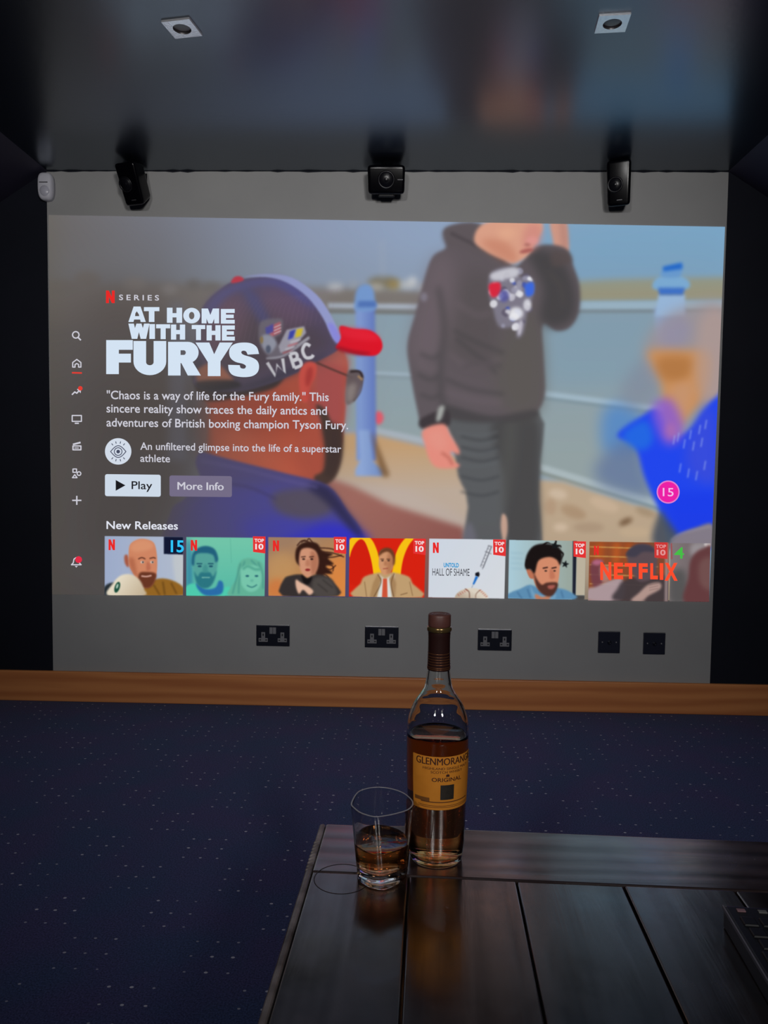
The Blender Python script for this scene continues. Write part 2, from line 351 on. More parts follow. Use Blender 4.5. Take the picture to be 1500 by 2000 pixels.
def paint_backdrop():
    yy, xx = np.mgrid[0:CH, 0:CW]
    # sky
    stops = [(95, (108, 107, 108)), (300, (124, 132, 150)), (600, (142, 155, 182)), (900, (142, 162, 190)), (1150, (128, 164, 194)), (1420, (122, 165, 198))]
    px = from_canvas(np.c_[np.arange(CW), np.full(CW, CH / 4)])[:, 0]
    for c in range(3): CV[..., c] = np.interp(px, [s[0] for s in stops], [s[1][c] for s in stops])[None, :]
    P([(95, 500), (700, 500), (1000, 520), (1420, 500), (1420, 600), (95, 600)], (134, 148, 164), 30, 0.5, 0)
    P([(1060, 443), (1420, 443), (1420, 560), (1060, 560)], (120, 160, 190), 20, 0.6, 0)
    # far shore on the left, with the town
    P([(95, 560), (300, 552), (560, 560), (690, 562), (860, 575), (860, 620), (95, 640)], (126, 120, 116), 7, 0.95, 0)
    P([(640, 578), (700, 565), (780, 570), (860, 572), (860, 600), (640, 604)], (122, 116, 112), 5, 0.9, 0)
    for x, y, rx, ry, c in [(120, 560, 40, 14, (116, 112, 108)), (170, 545, 26, 16, (118, 112, 106)), (262, 556, 22, 14, (150, 146, 144)), (330, 566, 16, 10, (160, 158, 160)),
                            (655, 560, 16, 7, (190, 192, 196)), (690, 556, 10, 8, (150, 158, 170)), (748, 552, 30, 12, (118, 108, 84)), (735, 560, 16, 7, (172, 168, 160)),
                            (770, 556, 14, 10, (150, 130, 84)), (798, 556, 18, 8, (186, 186, 184)), (806, 548, 8, 6, (214, 214, 214)), (830, 562, 14, 8, (176, 172, 168)),
                            (412, 560, 20, 8, (112, 110, 108)), (378, 556, 14, 10, (106, 104, 102))]:
        E(x, y, rx, ry, c, 5, 0.85)
    L([(746, 470), (748, 545)], 5, (160, 168, 180), 5, 0.5)
    # water
    P([(640, 606), (860, 606), (1420, 590), (1420, 900), (1300, 985), (1050, 930), (860, 870), (640, 832)], (136, 156, 170), 4, 1, 0, col2=(146, 160, 162), g=[(1000, 610), (1000, 900)])
    P([(1060, 606), (1420, 600), (1420, 760), (1060, 760)], (124, 154, 174), 20, 0.55, 0)
    # sand bank on the right, rails
    P([(1120, 550), (1200, 546), (1420, 541), (1420, 585), (1120, 588)], (146, 148, 130), 5, 1, 0)
    P([(1120, 566), (1420, 560), (1420, 582), (1120, 586)], (150, 146, 124), 4, 0.8, 0)
    for a, b, w, c in [((640, 597), (860, 600), 11, (166, 176, 190)), ((640, 608), (860, 611), 7, (112, 112, 110)), ((1110, 598), (1425, 596), 17, (152, 176, 192)),
                       ((1110, 608), (1425, 607), 5, (112, 122, 128)), ((640, 725), (830, 734), 7, (160, 178, 192)), ((640, 731), (830, 739), 4, (128, 142, 150)),
                       ((1050, 768), (1300, 800), 12, (160, 182, 196)), ((1050, 776), (1300, 809), 4, (118, 138, 148)),
                       ((700, 834), (840, 864), 13, (166, 176, 186)), ((1050, 912), (1290, 985), 15, (170, 184, 188)), ((1050, 921), (1290, 995), 4, (120, 128, 122))]:
        L([a, b], w, c, 2.5, 0.95)
    E(739, 816, 10, 13, (222, 92, 108), 3)
    # ground
    P([(640, 845), (720, 846), (840, 874), (930, 905), (930, 1180), (640, 1180)], (192, 156, 116), 4, 1, 0, col2=(186, 168, 152), g=[(760, 870), (760, 960)])
    P([(640, 936), (720, 945), (800, 958), (860, 985), (925, 1020), (925, 1060), (640, 1060)], (186, 170, 160), 8, 0.9, 0)
    P([(630, 928), (690, 950), (760, 985), (905, 1030), (950, 1180), (630, 1180)], (160, 106, 96), 5, 1, 0, col2=(142, 88, 82), g=[(700, 960), (880, 1060)])
    P([(1040, 935), (1100, 940), (1200, 972), (1290, 1000), (1330, 1180), (1030, 1180)], (186, 164, 138), 4, 1, 0)
    for x, y, rx, ry, c, r in [(1090, 965, 18, 10, (206, 186, 164), 10), (1120, 1000, 26, 12, (168, 140, 112), 20), (1180, 985, 30, 12, (200, 176, 150), 20), (1150, 1030, 30, 10, (170, 146, 122), 0),
                               (1222, 1019, 14, 6, (104, 76, 52), -25), (1240, 1040, 30, 10, (196, 172, 142), 0), (1095, 1030, 14, 8, (212, 190, 166), 0), (1075, 990, 12, 16, (176, 148, 122), 0),
                               (1260, 1000, 20, 8, (160, 138, 112), 20)]:
        E(x, y, rx, ry, c, 4, 0.8, r)
    P([(170, 600), (260, 580), (330, 640), (380, 700), (390, 900), (330, 1040), (180, 1100), (150, 900)], (66, 56, 54), 30, 0.75)
    P([(230, 720), (300, 700), (380, 760), (380, 860), (260, 880)], (84, 70, 62), 18, 0.6)
    # blue posts of the railing
    P([(694, 600), (732, 600), (735, 900), (696, 900)], (126, 152, 208), 3, 1, 0, col2=(94, 116, 186), g=[(700, 0), (733, 0)])
    P([(693, 584), (697, 566), (706, 557), (720, 556), (729, 566), (732, 584), (731, 606), (695, 606)], (116, 152, 206), 3)
    P([(700, 588), (734, 588), (736, 600), (698, 600)], (76, 110, 178), 2.5, 0.9, 0)
    P([(700, 840), (722, 840), (728, 900), (748, 918), (748, 930), (694, 930), (694, 918), (704, 895)], (142, 168, 216), 3, 1, 0, col2=(112, 138, 192), g=[(700, 0), (745, 0)])
    P([(726, 845), (738, 870), (752, 905), (760, 928), (748, 930), (738, 905)], (110, 78, 48), 4, 0.75)
    P([(330, 590), (360, 590), (364, 900), (326, 900)], (118, 128, 160), 7, 0.55, 0)
    P([(1278, 600), (1338, 600), (1335, 720), (1288, 720)], (146, 168, 204), 4, 0.95, 0, col2=(122, 146, 186), g=[(1280, 0), (1338, 0)])
    P([(1286, 575), (1338, 575), (1338, 618), (1280, 618)], (150, 180, 214), 3, 1, 0)
    P([(1275, 553), (1290, 540), (1325, 538), (1346, 550), (1340, 565), (1282, 566)], (122, 168, 208), 3)
    P([(1285, 562), (1338, 562), (1334, 576), (1288, 576)], (62, 112, 198), 3, 1, 0)
    P([(1292, 540), (1298, 524), (1330, 516), (1332, 526), (1326, 541)], (104, 152, 204), 3)
    P([(1294, 521), (1332, 513), (1333, 525), (1296, 530)], (38, 104, 198), 2.5, 1, 0)

def paint_boy():
    hood, dark, lite = (95, 87, 92), (69, 67, 69), (118, 104, 112)
    # trousers
    P([(872, 800), (1048, 800), (1055, 900), (1052, 975), (1054, 1180), (900, 1180), (914, 990), (895, 930), (885, 860)], (90, 92, 95), 2.5, 1, 3)
    P([(960, 830), (1045, 815), (1053, 930), (1050, 1060), (990, 1060), (985, 930)], (72, 71, 72), 6, 0.9)
    P([(985, 830), (1010, 830), (1000, 940), (980, 1000)], (88, 88, 86), 8, 0.5)
    for y in (845, 862, 880, 905): L([(892, y), (930, y + 6), (972, y - 2)], 5, (94, 98, 102), 3, 0.6)
    for y in (852, 873, 893, 930, 960): L([(900, y), (940, y + 8), (975, y)], 4, (60, 62, 66), 3, 0.6)
    P([(981, 1004), (990, 1012), (991, 1040), (984, 1060), (978, 1030)], (196, 160, 142), 2)
    P([(905, 1040), (918, 1020), (930, 1050), (925, 1062), (905, 1062)], (112, 110, 124), 4, 0.7)
    # raised hand behind the cuff
    P([(1080, 470), (1074, 436), (1082, 425), (1104, 425), (1110, 470), (1108, 494), (1084, 494)], (204, 150, 132), 2.5)
    P([(1092, 430), (1106, 440), (1109, 480), (1098, 490)], (176, 128, 118), 4, 0.6)
    # sleeves and body
    P([(870, 446), (940, 440), (1000, 520), (1040, 485), (1076, 478), (1108, 488), (1120, 520), (1132, 560), (1130, 610), (1112, 640), (1086, 646), (1060, 634),
       (1062, 700), (1064, 770), (1048, 805), (1020, 815), (950, 822), (880, 815), (868, 800), (872, 820), (826, 826), (815, 800), (800, 720), (796, 670), (812, 610), (830, 540), (846, 500), (872, 482)], hood, 2.5, 1, 4)
    P([(905, 540), (960, 540), (975, 640), (960, 720), (880, 700), (860, 640)], (86, 80, 82), 14, 0.7)
    P([(845, 505), (880, 500), (890, 600), (856, 700), (806, 700), (805, 640), (826, 560)], lite, 14, 0.45)
    P([(1000, 620), (1052, 620), (1058, 790), (1000, 810), (965, 740)], (92, 88, 84), 12, 0.7)
    P([(1030, 490), (1090, 500), (1122, 560), (1120, 620), (1080, 640), (1054, 620), (1060, 560)], dark, 8, 0.9)
    P([(1078, 490), (1108, 492), (1116, 512), (1080, 520)], (86, 76, 76), 4, 0.8)
    L([(1070, 530), (1095, 560), (1100, 600)], 6, (82, 76, 76), 5, 0.6)
    P([(870, 446), (938, 438), (950, 470), (990, 510), (1003, 525), (940, 505), (900, 485), (872, 480)], (94, 86, 90), 4, 0.9)
    L([(880, 455), (930, 480), (985, 512)], 5, (66, 60, 64), 3, 0.7)
    L([(856, 560), (868, 640), (860, 720), (866, 800)], 8, dark, 6, 0.8)
    for a in ([(886, 645), (930, 668), (985, 690)], [(890, 660), (940, 700), (980, 715)], [(870, 740), (920, 760), (985, 770)], [(905, 715), (950, 712), (970, 730)], [(820, 690), (846, 700), (858, 690)],
              [(815, 730), (840, 742), (856, 735)], [(820, 770), (845, 778), (860, 770)]): L(a, 6, dark, 4, 0.6)
    for a in ([(880, 690), (915, 715), (975, 705)], [(868, 765), (930, 782), (980, 786)], [(815, 710), (840, 722), (856, 716)], [(890, 590), (930, 615), (960, 610)]): L(a, 6, lite, 5, 0.5)
    P([(868, 790), (960, 812), (1045, 800), (1040, 818), (950, 826), (880, 818)], dark, 4, 0.8)
    # face, cuff, hand
    P([(926, 470), (942, 438), (1000, 425), (1050, 425), (1060, 445), (1048, 470), (1030, 500), (1004, 514), (985, 508), (950, 492)], (216, 158, 134), 2.5)
    P([(940, 470), (985, 470), (1010, 500), (1002, 513), (970, 500)], (196, 128, 104), 6, 0.7)
    P([(1030, 440), (1056, 440), (1056, 470), (1036, 492), (1020, 480)], (206, 134, 126), 5, 0.7)
    E(1028, 490, 14, 4, (158, 80, 78), 2, 0.8, -12); E(1040, 470, 12, 8, (222, 150, 146), 3, 0.7); E(1030, 478, 6, 3, (150, 90, 84), 2, 0.6)
    E(990, 455, 18, 12, (226, 170, 140), 6, 0.7)
    P([(822, 818), (872, 800), (876, 832), (826, 838)], (64, 58, 62), 3)
    P([(857, 796), (868, 794), (862, 818), (852, 822)], (172, 176, 172), 2.5, 0.9)
    P([(826, 840), (866, 828), (880, 850), (896, 876), (896, 888), (880, 882), (886, 900), (898, 908), (890, 914), (856, 914), (840, 900), (830, 870)], (226, 140, 126), 2.5, 1, 4)
    P([(836, 845), (862, 838), (874, 868), (862, 880), (842, 870)], (226, 150, 136), 6, 0.6)
    L([(862, 884), (876, 894), (884, 908)], 5, (176, 96, 84), 2.5, 0.7)
    # badge on the chest
    P([(958, 535), (985, 522), (1010, 525), (1014, 540), (1040, 545), (1040, 580), (1030, 610), (1022, 650), (1010, 660), (1005, 640), (975, 638), (962, 600), (955, 570)], (128, 124, 140), 3, 0.9)
    r2 = np.random.default_rng(3)
    for _ in range(46):
        x, y = r2.uniform(962, 1036), r2.uniform(528, 650)
        if y > 610 and not 975 < x < 1024: continue
        w = r2.uniform(3, 8); c = [(226, 226, 232), (196, 194, 206), (150, 148, 168), (96, 90, 108), (66, 84, 170), (206, 204, 214)][r2.integers(0, 6)]
        E(x, y, w, w * r2.uniform(0.5, 1.4), c, 1.6, 0.85, r2.uniform(0, 90))
    P([(955, 556), (976, 552), (976, 574), (960, 580)], (214, 42, 64), 2); P([(1026, 556), (1042, 552), (1042, 574), (1028, 578)], (62, 104, 216), 2)
    P([(960, 534), (1006, 522), (1010, 540), (966, 548)], (214, 214, 222), 2.5, 0.8)
    E(1008, 612, 14, 12, (232, 232, 236), 2.5, 0.9); E(984, 578, 10, 12, (82, 84, 160), 2.5, 0.8)
    E(1016, 640, 4, 16, (196, 192, 204), 2, 0.9, 10); E(1030, 596, 8, 12, (222, 222, 230), 2, 0.8)
    E(828, 580, 7, 9, (140, 136, 152), 2.5, 0.6)

def paint_blurred_figure():
    P([(1180, 800), (1230, 790), (1260, 830), (1240, 880), (1180, 880)], (70, 130, 206), 12, 0.7)
    P([(1165, 905), (1240, 850), (1260, 920), (1270, 970), (1180, 950)], (96, 116, 156), 12, 0.75)
    P([(1210, 770), (1240, 715), (1280, 700), (1290, 770), (1240, 800)], (128, 134, 152), 12, 0.6)
    P([(1258, 690), (1280, 640), (1330, 605), (1420, 600), (1420, 780), (1300, 760)], (158, 144, 146), 12, 0.85)
    P([(1290, 640), (1340, 620), (1350, 660), (1300, 690)], (142, 140, 168), 10, 0.6)
    P([(1264, 690), (1290, 682), (1340, 684), (1385, 690), (1382, 760), (1350, 810), (1310, 840), (1296, 800), (1290, 740)], (200, 142, 92), 8)
    P([(1285, 700), (1350, 700), (1340, 740), (1295, 740)], (170, 112, 60), 8, 0.7)
    P([(1310, 760), (1350, 750), (1345, 800), (1316, 830)], (196, 148, 116), 8, 0.7)
    P([(1370, 620), (1420, 615), (1420, 760), (1380, 790), (1360, 740)], (176, 152, 146), 9, 0.7)
    P([(1205, 850), (1250, 815), (1285, 800), (1310, 850), (1345, 840), (1375, 800), (1400, 775), (1420, 780), (1420, 1050), (1320, 1050), (1285, 990), (1258, 930), (1240, 870)], (34, 70, 236), 4, 1, 4)
    P([(1215, 850), (1260, 822), (1275, 860), (1250, 880)], (36, 110, 224), 6, 0.8)
    P([(1345, 850), (1390, 790), (1400, 940), (1345, 920)], (64, 78, 214), 10, 0.7)
    P([(1275, 790), (1310, 780), (1335, 830), (1325, 862), (1300, 868), (1280, 830)], (140, 92, 206), 8, 0.85)
    E(1310, 842, 12, 16, (176, 110, 170), 6, 0.7)
    P([(1290, 960), (1400, 960), (1400, 1050), (1320, 1050)], (28, 60, 232), 8, 0.8, 0)
    for x, y in [(1318, 850), (1326, 845), (1338, 858), (1350, 840), (1356, 862), (1368, 830), (1372, 855), (1378, 900), (1362, 920), (1346, 915), (1380, 820), (1330, 905)]:
        L([(x, y), (x - 3, y + 18)], 2.2, (160, 178, 236), 1.2, 0.7)
    P([(1275, 1062), (1288, 1000), (1300, 1010), (1330, 1062)], (70, 78, 92), 5, 0.9)
    P([(1308, 1062), (1325, 1044), (1360, 1030), (1392, 1024), (1392, 1070), (1308, 1070)], (132, 124, 136), 2.5)
    L([(1310, 1056), (1330, 1042), (1388, 1028)], 3, (160, 152, 164), 2, 0.6)

def paint_man():
    # neck, head, ear
    P([(395, 650), (520, 600), (640, 640), (668, 680), (680, 720), (676, 770), (672, 830), (664, 880), (640, 940), (600, 955), (500, 925), (410, 905), (404, 880), (408, 800), (390, 760)], (176, 80, 62), 2, 1, 4)
    P([(408, 790), (470, 800), (560, 810), (580, 900), (560, 935), (412, 900)], (190, 86, 62), 12, 0.7)
    P([(618, 700), (668, 690), (676, 760), (668, 830), (640, 850), (615, 790)], (164, 78, 80), 8, 0.8)
    P([(410, 770), (560, 770), (600, 830), (540, 850), (420, 830)], (160, 66, 48), 12, 0.55)
    P([(640, 660), (668, 670), (682, 716), (650, 712), (620, 700)], (182, 96, 84), 6, 0.7)
    P([(450, 840), (480, 850), (560, 905), (600, 930), (500, 925), (420, 905)], (204, 96, 70), 10, 0.5)
    # beard
    P([(616, 790), (636, 800), (650, 830), (668, 836), (668, 890), (656, 930), (636, 948), (618, 946), (614, 930), (634, 915), (634, 860), (626, 820)], (74, 56, 50), 3, 1, 4)
    P([(630, 830), (664, 836), (666, 890), (652, 928), (634, 930), (636, 880)], (62, 48, 46), 5, 0.8)
    P([(384, 800), (408, 790), (410, 910), (386, 910)], (96, 70, 64), 5, 0.5)
    # hair band under the cap on the left
    P([(372, 700), (388, 740), (450, 748), (520, 735), (560, 715), (540, 755), (470, 775), (410, 784), (384, 768)], (58, 46, 44), 3)
    # cap
    P([(378, 730), (382, 660), (396, 600), (430, 565), (462, 548), (520, 540), (570, 548), (610, 575), (640, 620), (662, 668), (658, 685), (620, 706), (580, 728), (530, 748), (470, 764), (410, 762), (380, 752)], (84, 74, 104), 1.6, 1, 4)
    P([(440, 640), (540, 600), (640, 650), (655, 680), (560, 720), (460, 750), (420, 730)], (76, 66, 76), 16, 0.9)
    P([(420, 590), (470, 580), (480, 640), (440, 690), (395, 680)], (118, 82, 100), 14, 0.6)
    P([(520, 560), (580, 575), (610, 620), (560, 640), (510, 600)], (112, 84, 110), 12, 0.5)
    P([(400, 600), (440, 562), (520, 543), (570, 552), (620, 600), (600, 595), (530, 556), (450, 575), (410, 620)], (82, 82, 146), 5, 0.85)
    P([(470, 560), (500, 575), (525, 620), (535, 650), (515, 640), (490, 600)], (72, 76, 134), 5, 0.65)
    P([(380, 690), (440, 755), (560, 722), (640, 690), (600, 716), (530, 748), (470, 764), (400, 762)], (56, 54, 66), 5, 0.8)
    P([(386, 722), (420, 708), (450, 735), (452, 746), (400, 752), (386, 746)], (176, 104, 82), 3)
    P([(386, 745), (452, 742), (470, 755), (420, 764), (388, 760)], (44, 42, 46), 2.5, 0.9)
    for i in range(26):
        x0 = 395 + i * 10; L([(x0, 690 - i * 2.5), (x0 + 14, 640 - i * 3), (x0 + 36, 592 - i)], 1.3, (140, 112, 140), 0.8, 0.14)
    P([(476, 541), (520, 535), (570, 542), (618, 575), (646, 615), (664, 655), (662, 668), (650, 660), (630, 620), (600, 580), (560, 552), (520, 541)], (150, 158, 210), 1.6, 1, 4)
    P([(640, 634), (652, 634), (666, 660), (662, 672), (652, 664)], (140, 140, 226), 2)
    P([(451, 552), (458, 541), (470, 540), (476, 547), (462, 552)], (214, 48, 70), 1.2)
    # peak
    P([(664, 637), (690, 642), (722, 645), (742, 660), (747, 678), (738, 692), (722, 695), (690, 690), (664, 682), (656, 678), (666, 660)], (222, 22, 40), 1.4, 1, 4)
    P([(668, 640), (720, 646), (742, 664), (700, 664), (670, 655)], (236, 40, 60), 4, 0.6)
    P([(658, 676), (690, 684), (725, 690), (700, 694), (664, 686)], (150, 20, 36), 2.5, 0.8)
    # ear and glasses
    P([(584, 735), (590, 714), (604, 706), (618, 712), (616, 735), (606, 755), (604, 780), (592, 785), (586, 765)], (206, 78, 68), 2, 1, 4)
    P([(600, 722), (610, 718), (610, 738), (601, 756), (596, 745)], (166, 52, 50), 3, 0.8)
    P([(600, 766), (612, 762), (615, 800), (606, 806)], (170, 64, 62), 4, 0.6)
    L([(618, 708), (650, 722), (690, 738)], 3.2, (72, 50, 46), 1, 0.95)
    P([(680, 724), (700, 724), (709, 732), (708, 748), (700, 770), (688, 786), (676, 788), (676, 756)], (98, 84, 86), 2, 0.95, 4)
    P([(678, 756), (696, 750), (690, 780), (678, 786)], (150, 140, 136), 4, 0.7)
    L([(684, 726), (702, 726), (708, 738)], 4, (44, 34, 36), 1.2); L([(708, 738), (704, 764), (690, 784)], 2.2, (80, 62, 58), 1, 0.9)
    L([(699, 734), (708, 742)], 4, (176, 140, 96), 1.2, 0.9)
    # badges on the side of the cap
    P([(510, 628), (540, 622), (552, 626), (550, 650), (536, 664), (560, 690), (530, 700), (512, 680), (505, 655)], (112, 106, 120), 2, 0.9)
    P([(520, 640), (548, 628), (548, 650), (530, 658)], (196, 98, 110), 1.4, 0.9, 0); P([(518, 640), (534, 632), (534, 648), (520, 654)], (70, 74, 168), 1.4, 0.95, 0)
    for k in range(3): L([(535, 640 + 6 * k), (549, 634 + 6 * k)], 1.8, (222, 206, 214), 0.8, 0.9)
    P([(513, 655), (530, 656), (540, 672), (526, 690), (512, 676)], (160, 166, 186), 2, 0.9); E(511, 664, 3, 7, (150, 120, 60), 1.2, 0.9); E(524, 682, 5, 8, (60, 70, 96), 1.4, 0.8)
    P([(560, 644), (594, 637), (598, 650), (572, 680), (548, 690), (544, 676)], (172, 170, 186), 1.6, 0.9, 0)
    P([(566, 647), (578, 643), (572, 660), (562, 664)], (56, 66, 176), 1.2, 1, 0); P([(580, 643), (592, 641), (588, 656), (576, 660)], (220, 196, 44), 1.4, 1, 0)
    for k in range(4): L([(552 + 5 * k, 690 - 7 * k), (572 + 5 * k, 684 - 7 * k)], 2.4, [(206, 90, 96), (220, 214, 220)][k % 2], 1, 0.9)
    L([(520, 700), (556, 694), (604, 660)], 3.5, (186, 186, 200), 1.2, 0.8); L([(578, 676), (604, 658)], 3, (190, 190, 200), 1, 0.8)
    wbc = (212, 212, 220)
    for s in ([(522, 708), (538, 734), (541, 712), (556, 728), (552, 700)], [(566, 692), (575, 719)], [(566, 692), (578, 690), (580, 700), (571, 705)], [(571, 705), (584, 702), (588, 713), (575, 719)],
              [(606, 676), (597, 672), (591, 684), (597, 698), (608, 698), (612, 693)]):
        L(s, 6.6, wbc, 0.7, 1, 0 if len(s) in (2, 5) else 4)
    # shirt
    P([(382, 905), (388, 886), (400, 884), (460, 900), (560, 925), (640, 948), (680, 1000), (710, 1048), (740, 1180), (320, 1180), (330, 1010), (360, 975), (390, 940)], (78, 72, 130), 2, 1, 4)
    P([(400, 960), (560, 950), (640, 985), (700, 1050), (520, 1060), (340, 1060), (345, 1020)], (72, 70, 160), 12, 0.8)
    P([(560, 1046), (640, 1020), (700, 1036), (712, 1062), (520, 1068)], (48, 48, 206), 8, 0.9)
    P([(470, 1020), (560, 1010), (600, 1040), (500, 1060)], (62, 62, 186), 12, 0.7)
    P([(530, 968), (570, 955), (620, 958), (650, 980), (640, 1004), (590, 1012), (545, 1000)], (86, 78, 92), 6, 0.9)
    P([(600, 950), (640, 950), (684, 1006), (710, 1048), (690, 1040), (640, 985)], (40, 38, 70), 5, 0.8)
    L([(392, 900), (470, 915), (560, 938), (620, 952)], 5, (96, 88, 150), 3, 0.6); L([(398, 940), (480, 950), (540, 975)], 4, (60, 54, 104), 3, 0.7)

def paint_scrim():
    """the menu's dark fade over the left side and the foot of the picture"""
    px = from_canvas(np.c_[np.tile(np.arange(0, CW, 8), 2), np.repeat([0, CH - 1], len(range(0, CW, 8)))])[:, 0].reshape(2, -1)
    yy, xx = np.mgrid[0:CH, 0:CW].astype(np.float32)
    X = 95 + xx / CW * 1300; Y = 430 + yy / CH * 735
    a = np.interp(X, [95, 150, 300, 420, 560, 680, 760], [0.88, 0.87, 0.80, 0.44, 0.14, 0.05, 0.0])
    a = a * np.interp(Y, [430, 520, 640, 1165], [0.55, 0.75, 1, 1])
    b = np.interp(Y, [980, 1060, 1120, 1170], [0, 0.05, 0.2, 0.45])
    k = 1 - (1 - a) * (1 - b)
    v = np.interp(Y, [430, 560, 800, 1165], [1.08, 0.98, 0.82, 0.78])[..., None]
    c = np.array((96, 90, 88), np.float32) * v
    CV[:] = CV * (1 - k[..., None]) + c * k[..., None]
    CV[:, :, 2] *= np.interp(X, [95, 140, 300], [0.97, 1, 1]); 
TILES = [[(204, 1046.5), (358.5, 1048), (357.5, 1163), (204, 1162.5)], [(363.5, 1048.5), (518.5, 1050), (517, 1164.5), (363.5, 1163.5)],
         [(523.5, 1048.5), (676, 1050), (674.5, 1165), (524, 1164)], [(682.5, 1050), (832, 1052), (829, 1167.5), (681, 1165.5)],
         [(838, 1051.5), (988.5, 1053.5), (985.5, 1169.5), (836, 1167)], [(994, 1054), (1144.5, 1056.5), (1142, 1171.5), (992, 1169)],
         [(1151, 1057.5), (1307.5, 1059.5), (1305, 1174.5), (1148.5, 1172.5)], [(1309.5, 1060), (1388, 1061), (1385, 1175.5), (1307.5, 1174.5)]]
def paint_posters():
    base = CV.copy()
    def clip(k):
        q = to_canvas(TILES[k]); m = fill_mask(q, 0, 0, CW, CH)[..., None]; x0, x1 = int(q[:, 0].min()) - 70, int(q[:, 0].max()) + 70; x0 = max(x0, 0)
        lo = int(q[:, 0].min()) - 9; d = done[:, x0:x1]; s = CV[:, x0:x1]; mm = m[:, x0:x1]
        CV[:, x0:x1] = s * mm + d * (1 - mm); done[:] = CV
    done = base.copy()
    def bg(k, c, c2=None, a=None, b=None):
        if k: clip(k - 1)
        P(TILES[k], c, 0.5, 1, 0, **({'col2': c2, 'g': [a, b]} if c2 else {}))
    # shaven-headed man with a pale boxing glove
    bg(0, (156, 170, 200), (176, 186, 204), (204, 1100), (358, 1100))
    P([(338, 1084), (358, 1084), (358, 1140), (344, 1140)], (196, 200, 200), 3, 0.7)
    P([(320, 1048), (358.4, 1048.5), (358, 1083), (320, 1082)], (18, 24, 50), 0.7, 1, 0)
    P([(287, 1140), (310, 1130), (335, 1133), (357, 1146), (357, 1163), (280, 1163)], (146, 100, 36), 1.2, 1, 3)
    for a in ([(318, 1136), (322, 1162)], [(334, 1138), (345, 1160)], [(300, 1142), (312, 1162)]): L(a, 3, (88, 58, 22), 1.5, 0.7)
    P([(204, 1146), (218, 1138), (232, 1142), (226, 1163), (204, 1163)], (38, 46, 52), 1, 1, 3)
    P([(243, 1086), (249, 1084), (252, 1100), (250, 1108), (244, 1100)], (166, 88, 66), 1)
    P([(251, 1086), (254, 1064), (268, 1054), (284, 1053), (300, 1060), (306, 1080), (307, 1108), (304, 1128), (296, 1144), (284, 1148), (272, 1142), (260, 1120), (252, 1104)], (206, 132, 98), 0.9)
    P([(254, 1068), (268, 1056), (286, 1055), (300, 1064), (290, 1074), (264, 1078)], (216, 148, 112), 3, 0.8)
    P([(252, 1090), (262, 1092), (268, 1120), (276, 1140), (264, 1126), (254, 1106)], (172, 98, 70), 2.5, 0.8)
    P([(272, 1120), (284, 1117), (304, 1120), (303, 1134), (294, 1147), (280, 1148), (270, 1138)], (104, 54, 36), 1.4)
    L([(276, 1125), (286, 1126), (296, 1124)], 3, (206, 160, 146), 0.8)
    L([(270, 1092), (277, 1089), (284, 1092)], 2.2, (90, 48, 36), 0.8); L([(292, 1091), (300, 1089), (304, 1091)], 2.2, (90, 48, 36), 0.8)
    for x in (278, 297): E(x, 1098, 3.4, 2.2, (222, 214, 206), 0.6); E(x + 1, 1098, 1.6, 1.8, (30, 26, 30), 0.5)
    P([(287, 1098), (292, 1100), (294, 1112), (286, 1114)], (176, 98, 74), 1.5, 0.7)
    P([(211, 1163), (220, 1140), (236, 1124), (256, 1122), (272, 1132), (281, 1150), (281, 1163)], (228, 218, 196), 1, 1, 5, col2=(196, 178, 150), g=[(230, 1130), (275, 1163)])
    E(229, 1147, 5, 11, (28, 76, 58), 0.8, 1, 18); E(229, 1145, 2, 5, (190, 214, 196), 0.8, 0.9, 18)
    # green tinted man and woman
    bg(1, (112, 196, 168), (86, 184, 164), (440, 1060), (440, 1160))
    P([(364, 1060), (374, 1064), (376, 1140), (364, 1150)], (40, 112, 160), 4, 0.7)
    P([(364, 1145), (380, 1140), (396, 1152), (430, 1150), (448, 1146), (450, 1164), (364, 1164)], (78, 202, 172), 1.2, 1, 3)
    P([(384, 1138), (400, 1150), (420, 1148), (428, 1134), (436, 1140), (432, 1160), (402, 1163), (386, 1150)], (42, 108, 168), 1.6)
    P([(376, 1100), (379, 1082), (390, 1070), (404, 1067), (418, 1073), (425, 1088), (424, 1110), (419, 1132), (410, 1146), (396, 1147), (383, 1136)], (84, 160, 152), 1)
    P([(374, 1100), (377, 1080), (390, 1069), (406, 1067), (420, 1074), (426, 1092), (421, 1098), (416, 1084), (398, 1080), (382, 1084), (379, 1104)], (34, 96, 124), 1.2)
    P([(379, 1116), (386, 1126), (392, 1118), (410, 1118), (416, 1126), (423, 1114), (418, 1134), (408, 1147), (394, 1148), (384, 1138)], (38, 112, 126), 1.6, 0.9)
    for x in (390, 412): L([(x - 6, 1101), (x + 5, 1101)], 2.2, (30, 84, 104), 0.8); E(x, 1106, 4, 1.8, (26, 76, 98), 0.7)
    P([(398, 1104), (404, 1104), (406, 1117), (396, 1117)], (64, 140, 138), 1.2, 0.8); L([(394, 1128), (410, 1128)], 2, (120, 180, 168), 0.8)
    P([(448, 1164), (452, 1146), (462, 1130), (464, 1108), (472, 1094), (486, 1090), (502, 1094), (514, 1106), (516, 1164)], (98, 176, 150), 1.5)
    for a in ([(470, 1100), (462, 1130), (454, 1160)], [(478, 1096), (468, 1130), (466, 1160)], [(504, 1098), (512, 1120), (514, 1150)], [(490, 1094), (500, 1104), (508, 1120)]): L(a, 2, (50, 124, 124), 1, 0.7)
    P([(471, 1110), (486, 1104), (506, 1108), (511, 1130), (504, 1150), (488, 1156), (474, 1146), (470, 1128)], (118, 196, 170), 1.2)
    L([(474, 1112), (484, 1106), (498, 1112), (510, 1112)], 5, (86, 166, 144), 1.5)
